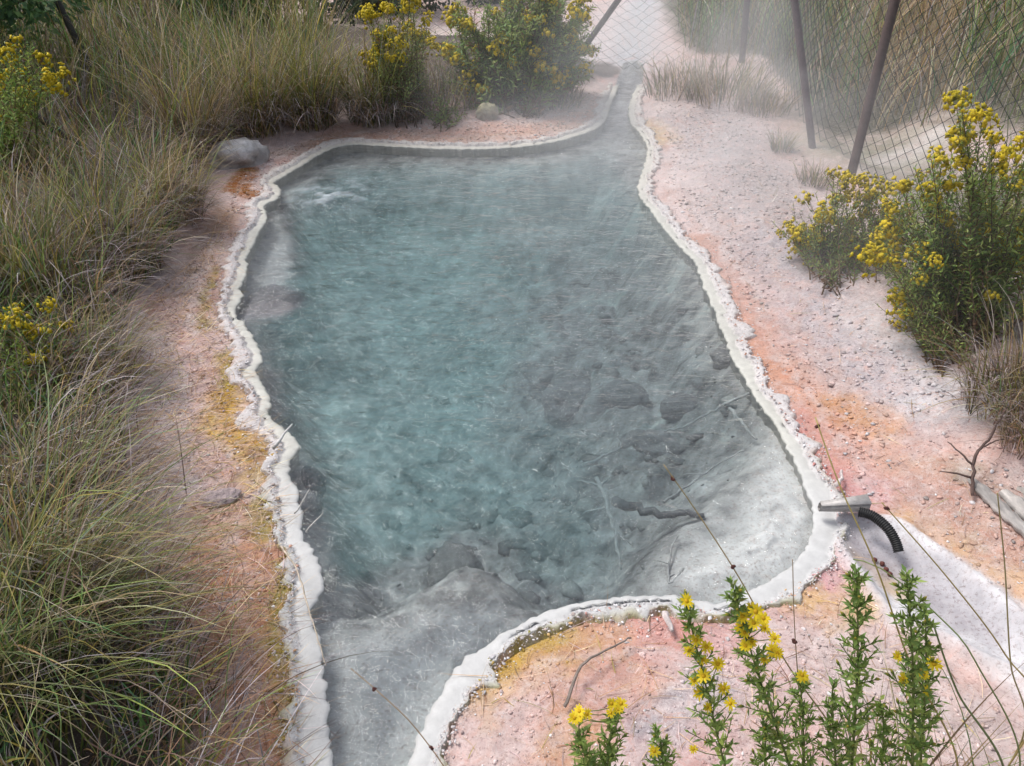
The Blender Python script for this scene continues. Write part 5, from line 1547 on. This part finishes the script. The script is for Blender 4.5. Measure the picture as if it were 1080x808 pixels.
# ------------------------------------------------------------------ steam drifting over the far end
def steam():
    m, nt, out = nodes('steam')
    tc = N(nt, 'ShaderNodeNewGeometry').outputs['Position']
    sx = N(nt, 'ShaderNodeSeparateXYZ'); nt.links.new(tc, sx.inputs[0])
    mp = N(nt, 'ShaderNodeMapping'); mp.inputs['Scale'].default_value = (1.0, 0.8, 1.3); nt.links.new(tc, mp.inputs['Vector'])
    n1 = noise(nt, mp.outputs['Vector'], 1.5, 5, 0.6, 1.0)
    base_ = ramp(nt, n1, 0.40, 0.66)
    fx = math_(nt, 'MULTIPLY', ramp(nt, sx.outputs['X'], -0.7, 1.1), ramp(nt, sx.outputs['X'], 2.6, 1.3))
    fy = math_(nt, 'MULTIPLY', ramp(nt, sx.outputs['Y'], 1.9, 4.2), ramp(nt, sx.outputs['Y'], 8.4, 6.9))
    fz = math_(nt, 'MULTIPLY', ramp(nt, sx.outputs['Z'], 1.25, 0.15), 1.0)
    dn = math_(nt, 'MULTIPLY', math_(nt, 'MULTIPLY', base_, fx), math_(nt, 'MULTIPLY', fy, fz))
    dn = math_(nt, 'MULTIPLY', dn, 0.62)
    v = N(nt, 'ShaderNodeVolumeScatter'); v.inputs['Color'].default_value = (0.97, 0.97, 1.0, 1); v.inputs['Anisotropy'].default_value = 0.0
    nt.links.new(dn, v.inputs['Density'])
    nt.links.new(v.outputs[0], out.inputs['Volume'])
    V = [(x, y, z) for x in (-0.72, 2.62) for y in (1.8, 8.5) for z in (0.012, 1.3)]
    Q = [(0, 1, 3, 2), (4, 6, 7, 5), (0, 4, 5, 1), (2, 3, 7, 6), (0, 2, 6, 4), (1, 5, 7, 3)]
    o = build('steam', V, np.array(Q), None, m, smooth=False)
    m.volume_intersection_method = 'FAST' if hasattr(m, 'volume_intersection_method') else None
    tag(o, 'thin white steam drifting over the far end of the pool', kind='stuff')


steam()

# ------------------------------------------------------------------ light
world = bpy.data.worlds.new('World'); scene.world = world; world.use_nodes = True
nt = world.node_tree; nt.nodes.clear()
wo = nt.nodes.new('ShaderNodeOutputWorld'); bg = nt.nodes.new('ShaderNodeBackground'); sk = nt.nodes.new('ShaderNodeTexSky')
SUN_EL, SUN_AZ = math.radians(58), math.radians(-60)
sk.sky_type = 'NISHITA'; sk.sun_disc = False; sk.sun_elevation = SUN_EL; sk.sun_rotation = SUN_AZ
sk.air_density = 1.0; sk.dust_density = 3.0; sk.ozone_density = 1.0
hs = nt.nodes.new('ShaderNodeHueSaturation'); hs.inputs['Saturation'].default_value = 0.5; hs.inputs['Value'].default_value = 1.12
nt.links.new(sk.outputs[0], hs.inputs['Color']); nt.links.new(hs.outputs[0], bg.inputs['Color'])
bg.inputs['Strength'].default_value = 0.15
nt.links.new(bg.outputs[0], wo.inputs['Surface'])
sd = bpy.data.lights.new('sun', 'SUN'); sd.energy = 2.4; sd.angle = math.radians(20); sd.color = (1.0, 0.97, 0.93)
so = bpy.data.objects.new('sun', sd); COL.objects.link(so)
sdir = Vector((math.sin(SUN_AZ) * math.cos(SUN_EL), math.cos(SUN_AZ) * math.cos(SUN_EL), math.sin(SUN_EL)))
so.rotation_euler = sdir.to_track_quat('Z', 'Y').to_euler(); so.location = (0, 0, 10)

# ------------------------------------------------------------------ camera
cd = bpy.data.cameras.new('camera'); cam = bpy.data.objects.new('camera', cd); COL.objects.link(cam)
cd.sensor_fit = 'HORIZONTAL'; cd.sensor_width = 36.0; cd.lens = 36.0 * F / 1080.0
cd.clip_start = 0.02; cd.clip_end = 500
cam.location = (0, 0, H); cam.rotation_euler = (PI / 2 - PITCH, 0, 0)
scene.camera = cam

scene.view_settings.view_transform = 'Standard'; scene.view_settings.look = 'None'
scene.view_settings.exposure = 0; scene.view_settings.gamma = 1
scene.render.engine = 'CYCLES'
cy = scene.cycles
cy.use_denoising = True
try:
    cy.denoiser = 'OPENIMAGEDENOISE'; cy.denoising_input_passes = 'RGB_ALBEDO_NORMAL'
except Exception:
    pass
cy.max_bounces = 6; cy.diffuse_bounces = 3; cy.glossy_bounces = 2; cy.transparent_max_bounces = 12; cy.volume_bounces = 2
cy.caustics_reflective = False; cy.caustics_refractive = False
cy.volume_step_rate = 2.0; cy.volume_max_steps = 64
